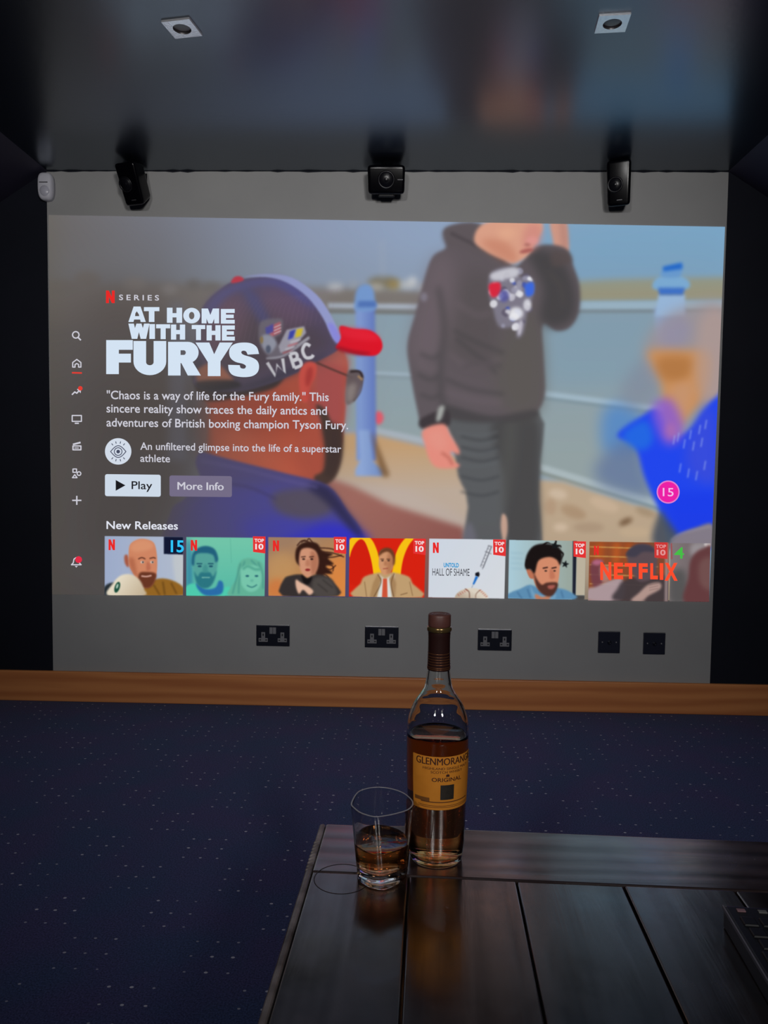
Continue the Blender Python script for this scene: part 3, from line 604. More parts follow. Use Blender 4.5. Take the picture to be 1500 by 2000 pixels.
    for x in (483, 501): E(x, 1125, 3.6, 1.8, (36, 92, 108), 0.7)
    L([(482, 1143), (492, 1147), (502, 1142)], 2.4, (60, 128, 126), 0.8); E(492, 1134, 3, 2, (84, 160, 146), 1, 0.8)
    L([(450, 1052), (452, 1100)], 1.2, (86, 168, 148), 0.8, 0.6)
    # woman running, dark hair blown to the right
    bg(2, (158, 124, 98), (206, 140, 72), (560, 1060), (600, 1164))
    P([(524, 1090), (560, 1080), (580, 1110), (552, 1140), (524, 1130)], (196, 150, 96), 8, 0.6); P([(640, 1100), (675, 1090), (675, 1164), (650, 1164)], (222, 130, 62), 6, 0.7)
    P([(524, 1140), (548, 1130), (556, 1164), (524, 1164)], (208, 116, 60), 5, 0.7); E(600, 1060, 20, 8, (176, 150, 124), 6, 0.6)
    P([(578, 1096), (578, 1074), (588, 1062), (604, 1058), (620, 1062), (630, 1076), (650, 1082), (640, 1090), (652, 1102), (636, 1106), (650, 1120), (632, 1122), (638, 1136), (620, 1134), (616, 1120), (590, 1108)], (52, 28, 22), 1.2, 1, 4)
    for a in ([(606, 1062), (596, 1055), (588, 1060)], [(612, 1062), (604, 1052), (600, 1056)], [(628, 1078), (650, 1080), (672, 1088)], [(630, 1090), (652, 1088), (668, 1084)], [(634, 1100), (650, 1106), (650, 1116)], [(624, 1070), (648, 1072), (662, 1080)], [(636, 1110), (646, 1112), (656, 1104)],
              [(580, 1066), (590, 1056), (602, 1060)], [(630, 1120), (640, 1126), (644, 1140)]): L(a, 2.2, (58, 30, 24), 0.8, 0.9)
    P([(584, 1092), (588, 1074), (602, 1070), (616, 1076), (622, 1092), (620, 1110), (612, 1124), (600, 1128), (590, 1120), (585, 1106)], (206, 146, 116), 1)
    P([(608, 1076), (620, 1086), (620, 1110), (610, 1124), (606, 1100)], (166, 102, 76), 2, 0.7)
    for x in (593, 609): L([(x - 5, 1088), (x + 4, 1087)], 1.8, (60, 32, 26), 0.7); E(x, 1092, 3, 1.6, (40, 24, 22), 0.6)
    P([(598, 1094), (604, 1094), (605, 1105), (597, 1105)], (176, 112, 86), 1.2, 0.7); E(601, 1113, 5, 2.6, (140, 44, 44), 0.8)
    P([(552, 1164), (554, 1132), (568, 1124), (588, 1122), (600, 1130), (616, 1122), (640, 1126), (654, 1140), (660, 1164)], (54, 48, 48), 1.2, 1, 3)
    P([(612, 1130), (640, 1128), (654, 1144), (656, 1164), (614, 1164)], (86, 80, 76), 2.5, 0.7); P([(588, 1122), (600, 1130), (610, 1126), (604, 1140), (594, 1140)], (24, 20, 22), 1.2)
    P([(578, 1132), (588, 1138), (606, 1148), (612, 1156), (604, 1162), (592, 1152), (584, 1160), (578, 1146)], (222, 178, 154), 1)
    for a in ([(620, 1140), (640, 1156)], [(630, 1132), (650, 1148)]): L(a, 2, (44, 40, 40), 1, 0.7)
    # man in a beige suit before yellow arches on red
    bg(3, (214, 34, 18))
    yel = (246, 192, 20)
    L([(676, 1085), (686, 1062), (700, 1050.5), (714, 1052), (724, 1066), (734, 1098), (739, 1140)], [17, 16, 12, 13, 16, 17, 18], yel, 0.8, 1, 6)
    L([(818, 1040), (800, 1052), (786, 1072), (777, 1100), (772, 1140)], [12, 13, 16, 17, 18], yel, 0.8, 1, 6)
    P([(683, 1092), (690, 1068), (702, 1054), (712, 1058), (722, 1084), (729, 1120), (731, 1140), (684, 1140)], (208, 32, 16), 0.8, 1, 4)
    P([(676, 1046), (684, 1046), (682, 1120), (676, 1120)], (110, 60, 110), 0.6, 0.0, 0)
    P([(690, 1166), (704, 1140), (712, 1126), (742, 1118), (768, 1118), (798, 1126), (806, 1140), (824, 1167)], (190, 156, 112), 1, 1, 3)
    P([(740, 1122), (752, 1132), (770, 1120), (770, 1167), (736, 1167)], (216, 218, 214), 1, 1, 0)
    P([(748, 1130), (756, 1130), (757, 1167), (746, 1167)], (206, 84, 56), 0.9, 1, 0)
    P([(738, 1120), (746, 1130), (735, 1167), (722, 1167), (728, 1140)], (168, 132, 90), 1, 1, 0); P([(768, 1118), (774, 1140), (772, 1167), (766, 1167), (760, 1130)], (166, 130, 90), 1, 1, 0)
    L([(738, 1122), (744, 1138), (730, 1166)], 1.2, (96, 66, 40), 0.6); L([(770, 1120), (764, 1140), (769, 1166)], 1.2, (96, 66, 40), 0.6); L([(712, 1136), (716, 1166)], 1.2, (128, 96, 62), 0.8)
    L([(782, 1162), (796, 1158)], 1.4, (120, 88, 58), 0.7); L([(800, 1136), (806, 1164)], 1.4, (140, 106, 70), 0.9)
    P([(740, 1092), (742, 1078), (752, 1072), (764, 1076), (769, 1090), (768, 1106), (762, 1118), (752, 1123), (745, 1118), (740, 1106)], (206, 148, 108), 0.9)
    P([(740, 1086), (742, 1076), (752, 1070), (764, 1072), (771, 1084), (771, 1100), (767, 1104), (766, 1088), (758, 1078), (748, 1080)], (104, 60, 36), 1.1)
    P([(758, 1080), (767, 1090), (766, 1112), (756, 1121), (756, 1100)], (160, 100, 68), 1.8, 0.6)
    for x in (747, 759): L([(x - 4, 1092), (x + 3, 1092)], 1.6, (90, 54, 36), 0.6); E(x, 1095, 2.4, 1.3, (56, 36, 30), 0.5)
    P([(751, 1096), (755, 1096), (756, 1104), (750, 1104)], (172, 112, 78), 1, 0.8); L([(748, 1111), (758, 1110)], 1.6, (150, 70, 56), 0.6)
    # syringe stuck in a ball
    bg(4, (204, 212, 224), (212, 216, 222), (838, 1060), (980, 1160))
    L([(957.5, 1066), (941, 1108)], 7.5, (140, 144, 154), 0.7, 1, 0); L([(957.5, 1066), (941, 1108)], 3.5, (216, 220, 226), 0.7, 1, 0)
    for t in np.linspace(0.15, 0.9, 6): L([(957.5 - 16.5 * t - 3, 1066 + 42 * t - 1), (957.5 - 16.5 * t + 1, 1066 + 42 * t + 0.5)], 0.9, (104, 106, 116), 0.4, 1, 0)
    L([(947, 1077), (960, 1082)], 1.6, (130, 132, 140), 0.5, 1, 0); L([(953, 1066), (961, 1068)], 3, (150, 152, 160), 0.6, 1, 0); L([(960, 1068), (942, 1112)], 1, (84, 86, 96), 0.5, 0.8, 0)
    L([(936, 1119), (929, 1122)], 5, (24, 24, 32), 0.6, 1, 0); P([(930, 1119), (937, 1122), (935, 1127), (928, 1124)], (20, 20, 30), 0.6, 1, 0)
    P([(929, 1125), (934, 1127), (926, 1142), (923, 1141)], (34, 108, 196), 0.6, 1, 0); L([(924, 1142), (921, 1149)], 1, (130, 136, 150), 0.4, 1, 0)
    t = np.linspace(0, np.pi, 24); P(np.c_[921 + 33 * np.cos(t), 1169.5 - 21 * np.sin(t)], (218, 208, 192), 0.8, 1, 0, col2=(184, 166, 146), g=[(915, 1150), (905, 1168)])
    L([(908, 1150), (916, 1156), (917, 1168)], 1.6, (110, 74, 60), 0.7); L([(938, 1152), (930, 1160), (929, 1168)], 1.6, (128, 92, 76), 0.7, 0.8)
    for k in range(5): L([(894 + 4 * k, 1160 - 2.4 * k), (897 + 4 * k, 1164 - 2.4 * k)], 1.2, (176, 80, 70), 0.5, 0.9); L([(936 + 3 * k, 1154 + 3 * k), (940 + 3 * k, 1152 + 3 * k)], 1.2, (176, 80, 70), 0.5, 0.9)
    # bearded man with tousled black hair
    bg(5, (168, 200, 212), (152, 166, 158), (1000, 1100), (1110, 1100))
    P([(1119, 1056), (1127, 1056), (1124, 1171), (1118, 1171)], (30, 34, 48), 0.6, 1, 0); P([(1127, 1056), (1144.5, 1056.5), (1142, 1163), (1125, 1163)], (186, 176, 156), 0.6, 1, 0); P([(1120, 1163), (1142, 1163), (1142, 1171.5), (1118, 1171.5)], (72, 70, 70), 0.6, 1, 0)
    for y in (1080, 1090, 1100, 1110): L([(998, y), (1022, y + 1)], 2, (130, 166, 186), 2, 0.5)
    P([(992, 1169), (996, 1158), (1016, 1150), (1036, 1142), (1060, 1152), (1082, 1148), (1110, 1154), (1121, 1171)], (92, 140, 176), 1, 1, 3)
    P([(1036, 1142), (1046, 1160), (1072, 1160), (1080, 1148), (1084, 1170), (1044, 1170)], (118, 162, 192), 1.2, 0.8); P([(1046, 1160), (1060, 1166), (1074, 1160), (1072, 1171), (1048, 1171)], (188, 124, 96), 1)
    for a in ([(1010, 1156), (1020, 1170)], [(1096, 1154), (1100, 1168)], [(1030, 1150), (1036, 1168)]): L(a, 2, (60, 98, 136), 1, 0.8)
    P([(1038, 1108), (1042, 1088), (1056, 1080), (1080, 1082), (1093, 1092), (1093, 1112), (1090, 1136), (1082, 1156), (1070, 1162), (1052, 1152), (1042, 1132)], (210, 138, 106), 0.9)
    P([(1028, 1112), (1034, 1110), (1042, 1120), (1042, 1130), (1034, 1128)], (186, 112, 84), 0.9)
    P([(1026, 1110), (1028, 1086), (1040, 1068), (1058, 1062), (1080, 1064), (1094, 1072), (1098, 1088), (1094, 1104), (1088, 1094), (1076, 1088), (1060, 1090), (1050, 1098), (1044, 1120), (1036, 1112)], (26, 20, 20), 1, 1, 4)
    for a in ([(1080, 1068), (1086, 1058), (1084, 1054)], [(1060, 1066), (1068, 1060), (1076, 1062)], [(1092, 1076), (1100, 1082), (1096, 1092)], [(1030, 1092), (1027, 1104), (1030, 1110)], [(1084, 1068), (1094, 1066), (1096, 1070)]): L(a, [4, 3, 1], (26, 20, 20), 0.7)
    P([(1042, 1116), (1048, 1130), (1058, 1142), (1068, 1138), (1088, 1138), (1088, 1150), (1078, 1164), (1062, 1162), (1048, 1146)], (70, 40, 34), 1.5, 0.92)
    P([(1070, 1144), (1084, 1143), (1080, 1150), (1072, 1150)], (178, 96, 86), 1, 0.9)
    for x in (1066, 1083): L([(x - 6, 1110), (x + 4, 1108)], 2.4, (48, 28, 26), 0.7); E(x, 1115, 2.6, 1.4, (36, 28, 28), 0.6)
    P([(1074, 1112), (1080, 1114), (1084, 1128), (1074, 1130)], (184, 108, 82), 1.2, 0.7)
    for cx, cy, r in ((1084, 1066, 9), (1104, 1102, 8)):
        k = np.arange(10); rr = np.where(k % 2 == 0, r, r * 0.42); P(np.c_[cx + rr * np.sin(k * np.pi / 5 + .2), cy - rr * np.cos(k * np.pi / 5 + .2)], (22, 26, 28), 0.5, 1, 0)
    # dim couple before orange boards
    bg(6, (150, 76, 40), (120, 72, 52), (1150, 1060), (1300, 1170))
    for x, c in ((1172, (188, 84, 30)), (1205, (196, 92, 36)), (1228, (176, 80, 30))): L([(x, 1060), (x - 2, 1100)], 14, c, 4, 0.7)
    for y in (1068, 1086, 1103, 1122, 1140): L([(1152, y), (1285, y + 4)], 1.8, (216, 176, 96), 0.8, 0.85)
    P([(1152, 1110), (1158, 1096), (1172, 1092), (1180, 1102), (1182, 1130), (1166, 1150), (1156, 1140)], (112, 62, 74), 2, 0.9); P([(1156, 1100), (1164, 1093), (1178, 1096), (1168, 1104)], (190, 110, 140), 2, 0.8)
    P([(1172, 1108), (1186, 1106), (1194, 1116), (1190, 1132), (1176, 1136)], (170, 128, 118), 2, 0.9)
    P([(1148.5, 1150), (1164, 1146), (1190, 1134), (1214, 1130), (1220, 1150), (1210, 1173), (1148.5, 1172)], (172, 152, 158), 2, 0.95)
    P([(1202, 1173), (1206, 1150), (1226, 1130), (1290, 1124), (1305, 1130), (1305, 1174)], (66, 58, 62), 2.5, 0.95)
    P([(1224, 1090), (1230, 1074), (1246, 1064), (1266, 1064), (1282, 1074), (1284, 1100), (1276, 1128), (1250, 1136), (1236, 1120)], (92, 76, 82), 2)
    P([(1222, 1084), (1232, 1070), (1248, 1063), (1270, 1066), (1280, 1078), (1256, 1078), (1240, 1088)], (66, 62, 76), 1.8)
    P([(1232, 1173), (1248, 1158), (1266, 1142), (1288, 1138), (1290, 1150), (1266, 1164), (1254, 1174)], (176, 146, 138), 1.8)
    for k in range(3): L([(1268, 1143 + 5 * k), (1286, 1139 + 5 * k)], 1, (120, 92, 92), 0.7, 0.8)
    P([(1299, 1060), (1306, 1060), (1304, 1174), (1298, 1174)], (160, 140, 140), 1, 0.8, 0)
    # veiled figure at the edge
    bg(7, (128, 118, 120), (104, 92, 94), (1310, 1100), (1386, 1100))
    P([(1309, 1120), (1338, 1116), (1340, 1175), (1308, 1175)], (78, 78, 78), 5, 0.8); P([(1352, 1062), (1388, 1061), (1387, 1082), (1352, 1086)], (158, 152, 156), 4, 0.8); P([(1376, 1061), (1388, 1061), (1388, 1068), (1378, 1068)], (206, 200, 200), 1.5)
    P([(1336, 1175), (1344, 1130), (1348, 1098), (1358, 1080), (1376, 1070), (1390, 1072), (1390, 1176)], (100, 60, 62), 2.5)
    P([(1366, 1100), (1390, 1090), (1390, 1150), (1368, 1140)], (116, 84, 82), 4, 0.8); L([(1311, 1061), (1312, 1092)], 1.8, (180, 50, 56), 0.8)
    clip(7)

# ---------------------------------------------------------------- the projected picture
for step in (paint_backdrop, paint_boy, paint_blurred_figure, paint_man, paint_scrim): step()
HERO = CV.copy()
paint_posters()
def picture_material(name, arr):
    img = bpy.data.images.new(name, CW, CH, alpha=False)
    a = np.ones((CH, CW, 4), np.float32); a[..., :3] = np.clip(arr / 255, 0, 1)
    img.pixels.foreach_set(a[::-1].ravel()); img.update(); img.pack()
    m = bpy.data.materials.new(name); m.use_nodes = True; n = m.node_tree.nodes; n.clear()
    t = n.new('ShaderNodeTexImage'); t.image = img; t.interpolation = 'Cubic'; t.extension = 'EXTEND'
    e = n.new('ShaderNodeEmission'); o = n.new('ShaderNodeOutputMaterial')
    m.node_tree.links.new(t.outputs['Color'], e.inputs['Color']); m.node_tree.links.new(e.outputs[0], o.inputs[0])
    return m
M_hero, M_post = picture_material('projected_scene', HERO), picture_material('projected_posters', CV)
M_post.cycles.emission_sampling = 'NONE'

def canvas_sheet(name, corners, off, m, parent=None, nx=8, ny=6):
    """a flat sheet on the wall carrying the window of the drawn picture that lies inside the four corners"""
    c = to_canvas(corners); bm = bmesh.new(); uv = bm.loops.layers.uv.new('UVMap'); g = []
    for j in range(ny + 1):
        row = []
        for i in range(nx + 1):
            s, t = i / nx, j / ny
            q = (c[0] * (1 - s) + c[1] * s) * (1 - t) + (c[3] * (1 - s) + c[2] * s) * t
            row.append((bm.verts.new(on_wall(*from_canvas(q)[0], off)), (q[0] / CW, 1 - q[1] / CH)))
        g.append(row)
    for j in range(ny):
        for i in range(nx):
            k = [g[j][i], g[j + 1][i], g[j + 1][i + 1], g[j][i + 1]]
            f = bm.faces.new([a for a, _ in k])
            for lp, (_, b) in zip(f.loops, k): lp[uv].uv = b
    me = bpy.data.meshes.new(name); bm.to_mesh(me); bm.free()
    return link(name, me, m, parent)
PIC = canvas_sheet('projected_picture', PIC_PX, 0.002, M_hero, None, 24, 14)
tag(PIC, 'large projected streaming menu filling the light grey end wall', 'projection')

W_text, W_soft = glow('menu_white', (226, 229, 240)), glow('menu_soft_white', (206, 205, 216))
W_title, W_red, W_dark = glow('title_white', (212, 227, 243)), glow('logo_red', (232, 42, 40)), glow('menu_black', (28, 28, 32))
def flat(name, polys, m, parent=PIC, off=0.004, holes=()):
    """flat shapes thrown on the wall, given as outlines in photo pixels"""
    bm = bmesh.new()
    for p in polys:
        loops = [p] if not isinstance(p[0][0], (list, tuple)) else p
        fl = [Vector((x, y, 0)) for lp in loops for x, y in lp]
        vs = [bm.verts.new(on_wall(v.x, v.y, off)) for v in fl]
        for t in tessellate_polygon([[Vector((x, y, 0)) for x, y in lp] for lp in loops]):
            try: bm.faces.new([vs[i] for i in t])
            except ValueError: pass
    for f in bm.faces:
        f.normal_update()
        if f.normal.y > 0: f.normal_flip()
    me = bpy.data.meshes.new(name); bm.to_mesh(me); bm.free()
    return link(name, me, m, parent)
def words_on(name, rows, m, parent=PIC, off=0.005, bold=0.012):
    """rows: (text, left x, right x, baseline y at left, at right, cap height) in photo pixels"""
    bm = bmesh.new()
    for s, x0, x1, y0, y1, cap in rows:
        v, f = text_shape(s, bold); lo, hi = v[:, 0].min(), v[:, 0].max()
        H = text_shape('H', bold)[0]; h0, h1 = H[:, 1].min(), H[:, 1].max()
        t = (v[:, 0] - lo) / (hi - lo); X = x0 + (x1 - x0) * t; Yp = y0 + (y1 - y0) * t - (v[:, 1] - h0) / (h1 - h0) * cap
        vs = [bm.verts.new(on_wall(a, b, off)) for a, b in zip(X, Yp)]
        for q in f:
            try: bm.faces.new([vs[i] for i in q])
            except ValueError: pass
    for q in bm.faces:
        q.normal_update()
        if q.normal.y > 0: q.normal_flip()
    me = bpy.data.meshes.new(name); bm.to_mesh(me); bm.free()
    return link(name, me, m, parent)
def ring(cx, cy, r, n=32, a0=0, a1=360, ry=None):
    return [(cx + r * math.cos(math.radians(a0 + (a1 - a0) * k / n)), cy + (ry or r) * math.sin(math.radians(a0 + (a1 - a0) * k / n))) for k in range(n + (0 if a1 - a0 == 360 else 1))]
def band(pts, wd, closed=False):
    """a stroke with square ends, as one outline per segment plus round joints"""
    out = []; p = list(pts) + ([pts[0]] if closed else [])
    for (ax, ay), (bx, by) in zip(p, p[1:]):
        d = math.hypot(bx - ax, by - ay) or 1; nx, ny = -(by - ay) / d * wd / 2, (bx - ax) / d * wd / 2
        out.append([(ax + nx, ay + ny), (bx + nx, by + ny), (bx - nx, by - ny), (ax - nx, ay - ny)])
    for q in (p if closed else p[1:-1]): out.append(ring(q[0], q[1], wd / 2, 10))
    return out
def rounded(x0, y0, x1, y1, r, slope=0.0):
    o = []
    for cx, cy, a in ((x1 - r, y1 - r, 0), (x0 + r, y1 - r, 90), (x0 + r, y0 + r, 180), (x1 - r, y0 + r, 270)):
        o += [(cx + r * math.cos(math.radians(a + t)), cy + r * math.sin(math.radians(a + t)) + slope * (cx - x0)) for t in (0, 30, 60, 90)]
    return o
def n_logo(x0, y0, x1, y1):
    t = (x1 - x0) * 0.33
    return [[(x0, y0), (x0 + t, y0), (x0 + t, y1), (x0, y1)], [(x1 - t, y0), (x1, y0), (x1, y1), (x1 - t, y1)], [(x0, y0), (x0 + t, y0), (x1, y1), (x1 - t, y1)]]

# --- heavy title letters, each drawn in a unit box (x right, y down)
def cap_letter(ch):
    q = lambda *a: list(a)
    if ch == 'A': return [q((0, 1), (.30, 0), (.68, 0), (.40, .44), (.38, .66), (.29, 1)), q((.30, 0), (.70, 0), (1, 1), (.71, 1), (.60, .5), (.48, .3)), q((.22, .62), (.78, .62), (.84, .84), (.16, .84))]
    if ch == 'T': return [q((0, 0), (1, 0), (1, .27), (0, .27)), q((.32, 0), (.68, 0), (.68, 1), (.32, 1))]
    if ch == 'I': return [q((0, 0), (1, 0), (1, 1), (0, 1))]
    if ch == 'H': return [q((0, 0), (.37, 0), (.37, 1), (0, 1)), q((.63, 0), (1, 0), (1, 1), (.63, 1)), q((.3, .36), (.7, .36), (.7, .64), (.3, .64))]
    if ch == 'E': return [q((0, 0), (.37, 0), (.37, 1), (0, 1)), q((0, 0), (1, 0), (1, .27), (0, .27)), q((0, .385), (.93, .385), (.93, .625), (0, .625)), q((0, .74), (1, .74), (1, 1), (0, 1))]
    if ch == 'F': return [q((0, 0), (.475, 0), (.475, 1), (0, 1)), q((0, 0), (1, 0), (1, .285), (0, .285)), q((0, .40), (.93, .40), (.93, .66), (0, .66))]
    if ch == 'M': return [q((0, 0), (.28, 0), (.28, 1), (0, 1)), q((.72, 0), (1, 0), (1, 1), (.72, 1)), q((.05, 0), (.36, 0), (.52, .5), (.50, 1), (.39, 1)), q((.95, 0), (.64, 0), (.48, .5), (.50, 1), (.61, 1))]
    if ch == 'W': return [q((0, 0), (.26, 0), (.36, .55), (.36, 1), (.16, 1)), q((.16, 1), (.42, 1), (.52, .45), (.50, 0), (.38, 0)), q((.50, 0), (.62, 0), (.84, 1), (.58, 1), (.48, .45)), q((.58, 1), (.84, 1), (1, 0), (.74, 0), (.64, .55))]
    if ch == 'Y': return [q((0, 0), (.37, 0), (.52, .40), (.66, .58), (.66, .66), (.33, .66), (.33, .58)), q((1, 0), (.65, 0), (.48, .40), (.34, .58), (.34, .66), (.66, .66), (.66, .58)), q((.33, .56), (.67, .56), (.67, 1), (.33, 1))]
    if ch == 'O': return [[ring(.5, .5, .5, 40), ring(.5, .5, .16, 28, ry=.24)[::-1]]]
    if ch == 'U':
        o = [(0, 0), (.385, 0), (.385, .62)] + [(.5 - .115 * math.cos(math.radians(a)), .62 + .09 * math.sin(math.radians(a))) for a in range(15, 180, 15)] + [(.615, .62), (.615, 0), (1, 0), (1, .60)]
        return [o + [(.5 + .5 * math.cos(math.radians(a)), .60 + .40 * math.sin(math.radians(a))) for a in range(10, 180, 10)] + [(0, .60)]]
    if ch == 'R':
        bowl = [(.36, 0), (.60, 0)] + [(.60 + .33 * math.cos(math.radians(a)), .315 + .315 * math.sin(math.radians(a))) for a in range(-80, 90, 10)] + [(.60, .63), (.36, .63), (.36, .39), (.47, .39)]
        bowl += [(.48 + .06 * math.cos(math.radians(a)), .32 + .07 * math.sin(math.radians(a))) for a in range(80, -90, -20)] + [(.47, .25), (.36, .25)]
        return [q((0, 0), (.38, 0), (.38, 1), (0, 1)), bowl, q((.38, .60), (.70, .52), (1, 1), (.60, 1), (.42, .66))]
    if ch == 'S':
        o = [(1.0, .33), (.93, .14), (.76, .03), (.52, 0), (.25, .03), (.08, .13), (.03, .29), (.08, .45), (.24, .56), (.46, .61), (.57, .67), (.55, .74), (.48, .755), (.40, .73), (.375, .655),
             (0, .645), (.03, .82), (.17, .95), (.48, 1.0), (.78, .97), (.95, .86), (1.0, .69), (.94, .53), (.76, .43), (.54, .37), (.44, .32), (.43, .26), (.50, .235), (.58, .26), (.63, .35)]
        loop = [Vector((x, y, 0)) for x, y in o]; n = len(loop); out = []
        sharp = {0, 14, 15, 29}
        for i in range(n):
            a, b, c2, d = loop[i - 1], loop[i], loop[(i + 1) % n], loop[(i + 2) % n]
            if i in (29, 14): out.append((b.x, b.y)); continue
            if i in sharp: a = b
            if (i + 1) % n in sharp: d = c2
            for k in range(4):
                t = k / 4; v = 0.5 * (2 * b + (c2 - a) * t + (2 * a - 5 * b + 4 * c2 - d) * t * t + (3 * b - a - 3 * c2 + d) * t ** 3); out.append((v.x, v.y))
        return [out]
def title(rows, m, name='title_lettering', parent=PIC, off=0.005):
    polys = []
    for ch, x0, x1, y0, y1 in rows:
        f = lambda p: (x0 + p[0] * (x1 - x0), y0 + p[1] * (y1 - y0))
        for p in cap_letter(ch):
            polys.append([[f(a) for a in lp] for lp in p] if isinstance(p[0][0], (list, tuple)) else [f(a) for a in p])
    return flat(name, polys, m, parent, off)
k = 340 / 1500
T = [('A', 268, 418, 215, 348), ('T', 402, 535, 220, 348), ('H', 600, 731, 225, 355), ('O', 741, 886, 226, 360), ('M', 899, 1050, 232, 360), ('E', 1065, 1184, 236, 362),
     ('W', 268, 450, 362, 493), ('I', 449, 497, 366, 494), ('T', 507, 628, 368, 496), ('H', 635, 757, 370, 500), ('T', 814, 930, 374, 504), ('H', 942, 1062, 376, 507), ('E', 1074, 1185, 378, 508),
     ('F', 77, 306, 504, 797), ('U', 312, 594, 512, 806), ('R', 610, 893, 519, 809), ('Y', 846, 1168, 525, 814), ('S', 1128, 1394, 525, 823)]
title([(c, 190 + a * k, 190 + b * k, 550 + y0 * k, 550 + y1 * k) for c, a, b, y0, y1 in T], W_title)['label'] = 'heavy white programme title on the left of the picture'
flat('series_logo', n_logo(207, 567.5, 224, 592), W_red)['label'] = 'small red letter N above the title'
words_on('series_lettering', [('S E R I E S', 232.5, 310.5, 586, 587, 10.5)], W_soft, bold=0.016)
for row in (('"Chaos is a way of life for the Fury family." This', 208.5, 642, 779.5, 783.5, 16.5), ('sincere reality show traces the daily antics and', 208, 638.5, 805.5, 810.5, 16.5),
            ('adventures of British boxing champion Tyson Fury.', 208, 680, 833, 838.5, 16.5)): words_on('synopsis_line', [row], W_soft, bold=0.010)
for row in (('An unfiltered glimpse into the life of a superstar', 274, 666.5, 878.5, 884, 14.5), ('athlete', 274, 332, 902, 903, 14.5)): words_on('tagline', [row], W_soft, bold=0.008)
eye = flat('tagline_badge', [ring(230.8, 881.6, 25.8, 48)], glow('badge_pale', (210, 219, 232)))
lid = [(216 + 30 * t, 882 - 11.5 * math.sin(math.pi * t)) for t in np.linspace(0, 1, 13)]; lid2 = [(246 - 30 * t, 882 + 11.5 * math.sin(math.pi * t)) for t in np.linspace(0, 1, 13)]
rays = [[(230.8 + a * math.sin(math.radians(d)), 881.6 - a * math.cos(math.radians(d))) for a in (15.5, 20)] for d in (-40, -14, 14, 40, 140, 166, 194, 220)]
flat('eye_icon', band(lid + lid2[1:-1], 1.7, True) + band(ring(230.8, 882, 7.5, 24), 1.7, True) + [ring(230.8, 882, 3.6, 20)] + [b for r in rays for b in band(r, 1.6)], glow('badge_ink', (70, 76, 98)), eye, 0.005)
pb = flat('play_button', [rounded(205, 926, 314, 969, 4, 0.012)], glow('button_pale', (206, 218, 232)))
flat('play_icon', [[(226, 937.5), (245, 948), (226, 958.5)]], W_dark, pb, 0.005)
words_on('lettering', [('Play', 257, 297.5, 955.3, 955.8, 15.5)], W_dark, pb, bold=0.008)
ib = flat('info_button', [rounded(331, 928.5, 453, 969.5, 4, 0.012)], glow('button_grey', (116, 108, 134)))
words_on('lettering', [('More Info', 346.5, 437, 956.6, 957.8, 15.5)], W_soft, ib, bold=0.018)
words_on('row_heading', [('New Releases', 208, 347.5, 1033.2, 1034.6, 15.5)], W_text, bold=0.014)
ab = flat('age_badge', [ring(1305, 961, 22.5, 48)], glow('badge_rim', (226, 130, 206)), off=0.004)
flat('disc', [ring(1305, 961, 20, 48)], glow('badge_pink', (236, 34, 166)), ab, 0.005)
words_on('lettering', [('15', 1294.5, 1315.5, 969, 969.4, 16)], glow('badge_text', (244, 190, 236)), ab, 0.006, bold=0.006)
# --- side menu
IC = W_soft; red = glow('menu_red', (226, 62, 52))
def icon(name, polys): return flat(name, polys, IC)
icon('search_icon', band(ring(148, 654, 6.3, 24), 2.4, True) + band([(152.5, 659), (158, 664.5)], 2.8))
icon('home_icon', band([(142, 708), (150, 702), (158, 708), (158, 717), (153.5, 717), (153.5, 712), (150, 710), (146.5, 712), (146.5, 717), (142, 717)], 2.2, True))
flat('menu_marker', [[(140.5, 726.5), (160, 727), (160, 730), (140.5, 729.5)]], red)['label'] = 'red bar under the home icon'
ti = icon('trending_icon', band([(140.5, 771), (146, 765.5), (150, 768), (157, 760)], 2.6) + [[(150, 760), (158.5, 759), (157.5, 768)]]); flat('red_dot', [ring(156.8, 758.5, 4.4)], red, ti, 0.005)
icon('screen_icon', band([(141, 811.5), (159, 811.5), (159, 823), (141, 823)], 2.2, True) + [[(146, 825.5), (154, 825.5), (154, 828), (146, 828)]])
icon('clapper_icon', band([(142.5, 871), (158, 871), (158, 878.5), (142.5, 878.5)], 2.4, True) + [[(142, 866.5), (157, 862.5), (157.8, 865.8), (142.8, 869.6)]] + band([(145, 875), (154, 875)], 1.6))
icon('shapes_icon', band([(142.5, 916), (149.5, 916), (149.5, 922.5), (142.5, 922.5)], 2.1, True) + band(ring(154.3, 925, 3.6, 18), 2.1, True) + band([(146, 927), (150.5, 933), (141.5, 933)], 2.1, True))
icon('plus_icon', band([(141, 977.3), (159, 977.3)], 2.6) + band([(150, 968.5), (150, 986)], 2.6))
bi = icon('bell_icon', band([(139.5, 1103), (143, 1099.5), (144.5, 1092), (149, 1089), (153.5, 1092), (155, 1099.5), (158.5, 1103)], 2.2, True) + [[(146, 1105.5), (152, 1105.5), (149, 1108.5)]]); flat('red_dot', [ring(153.5, 1093, 6.6)], glow('bell_red', (226, 44, 70)), bi, 0.005)
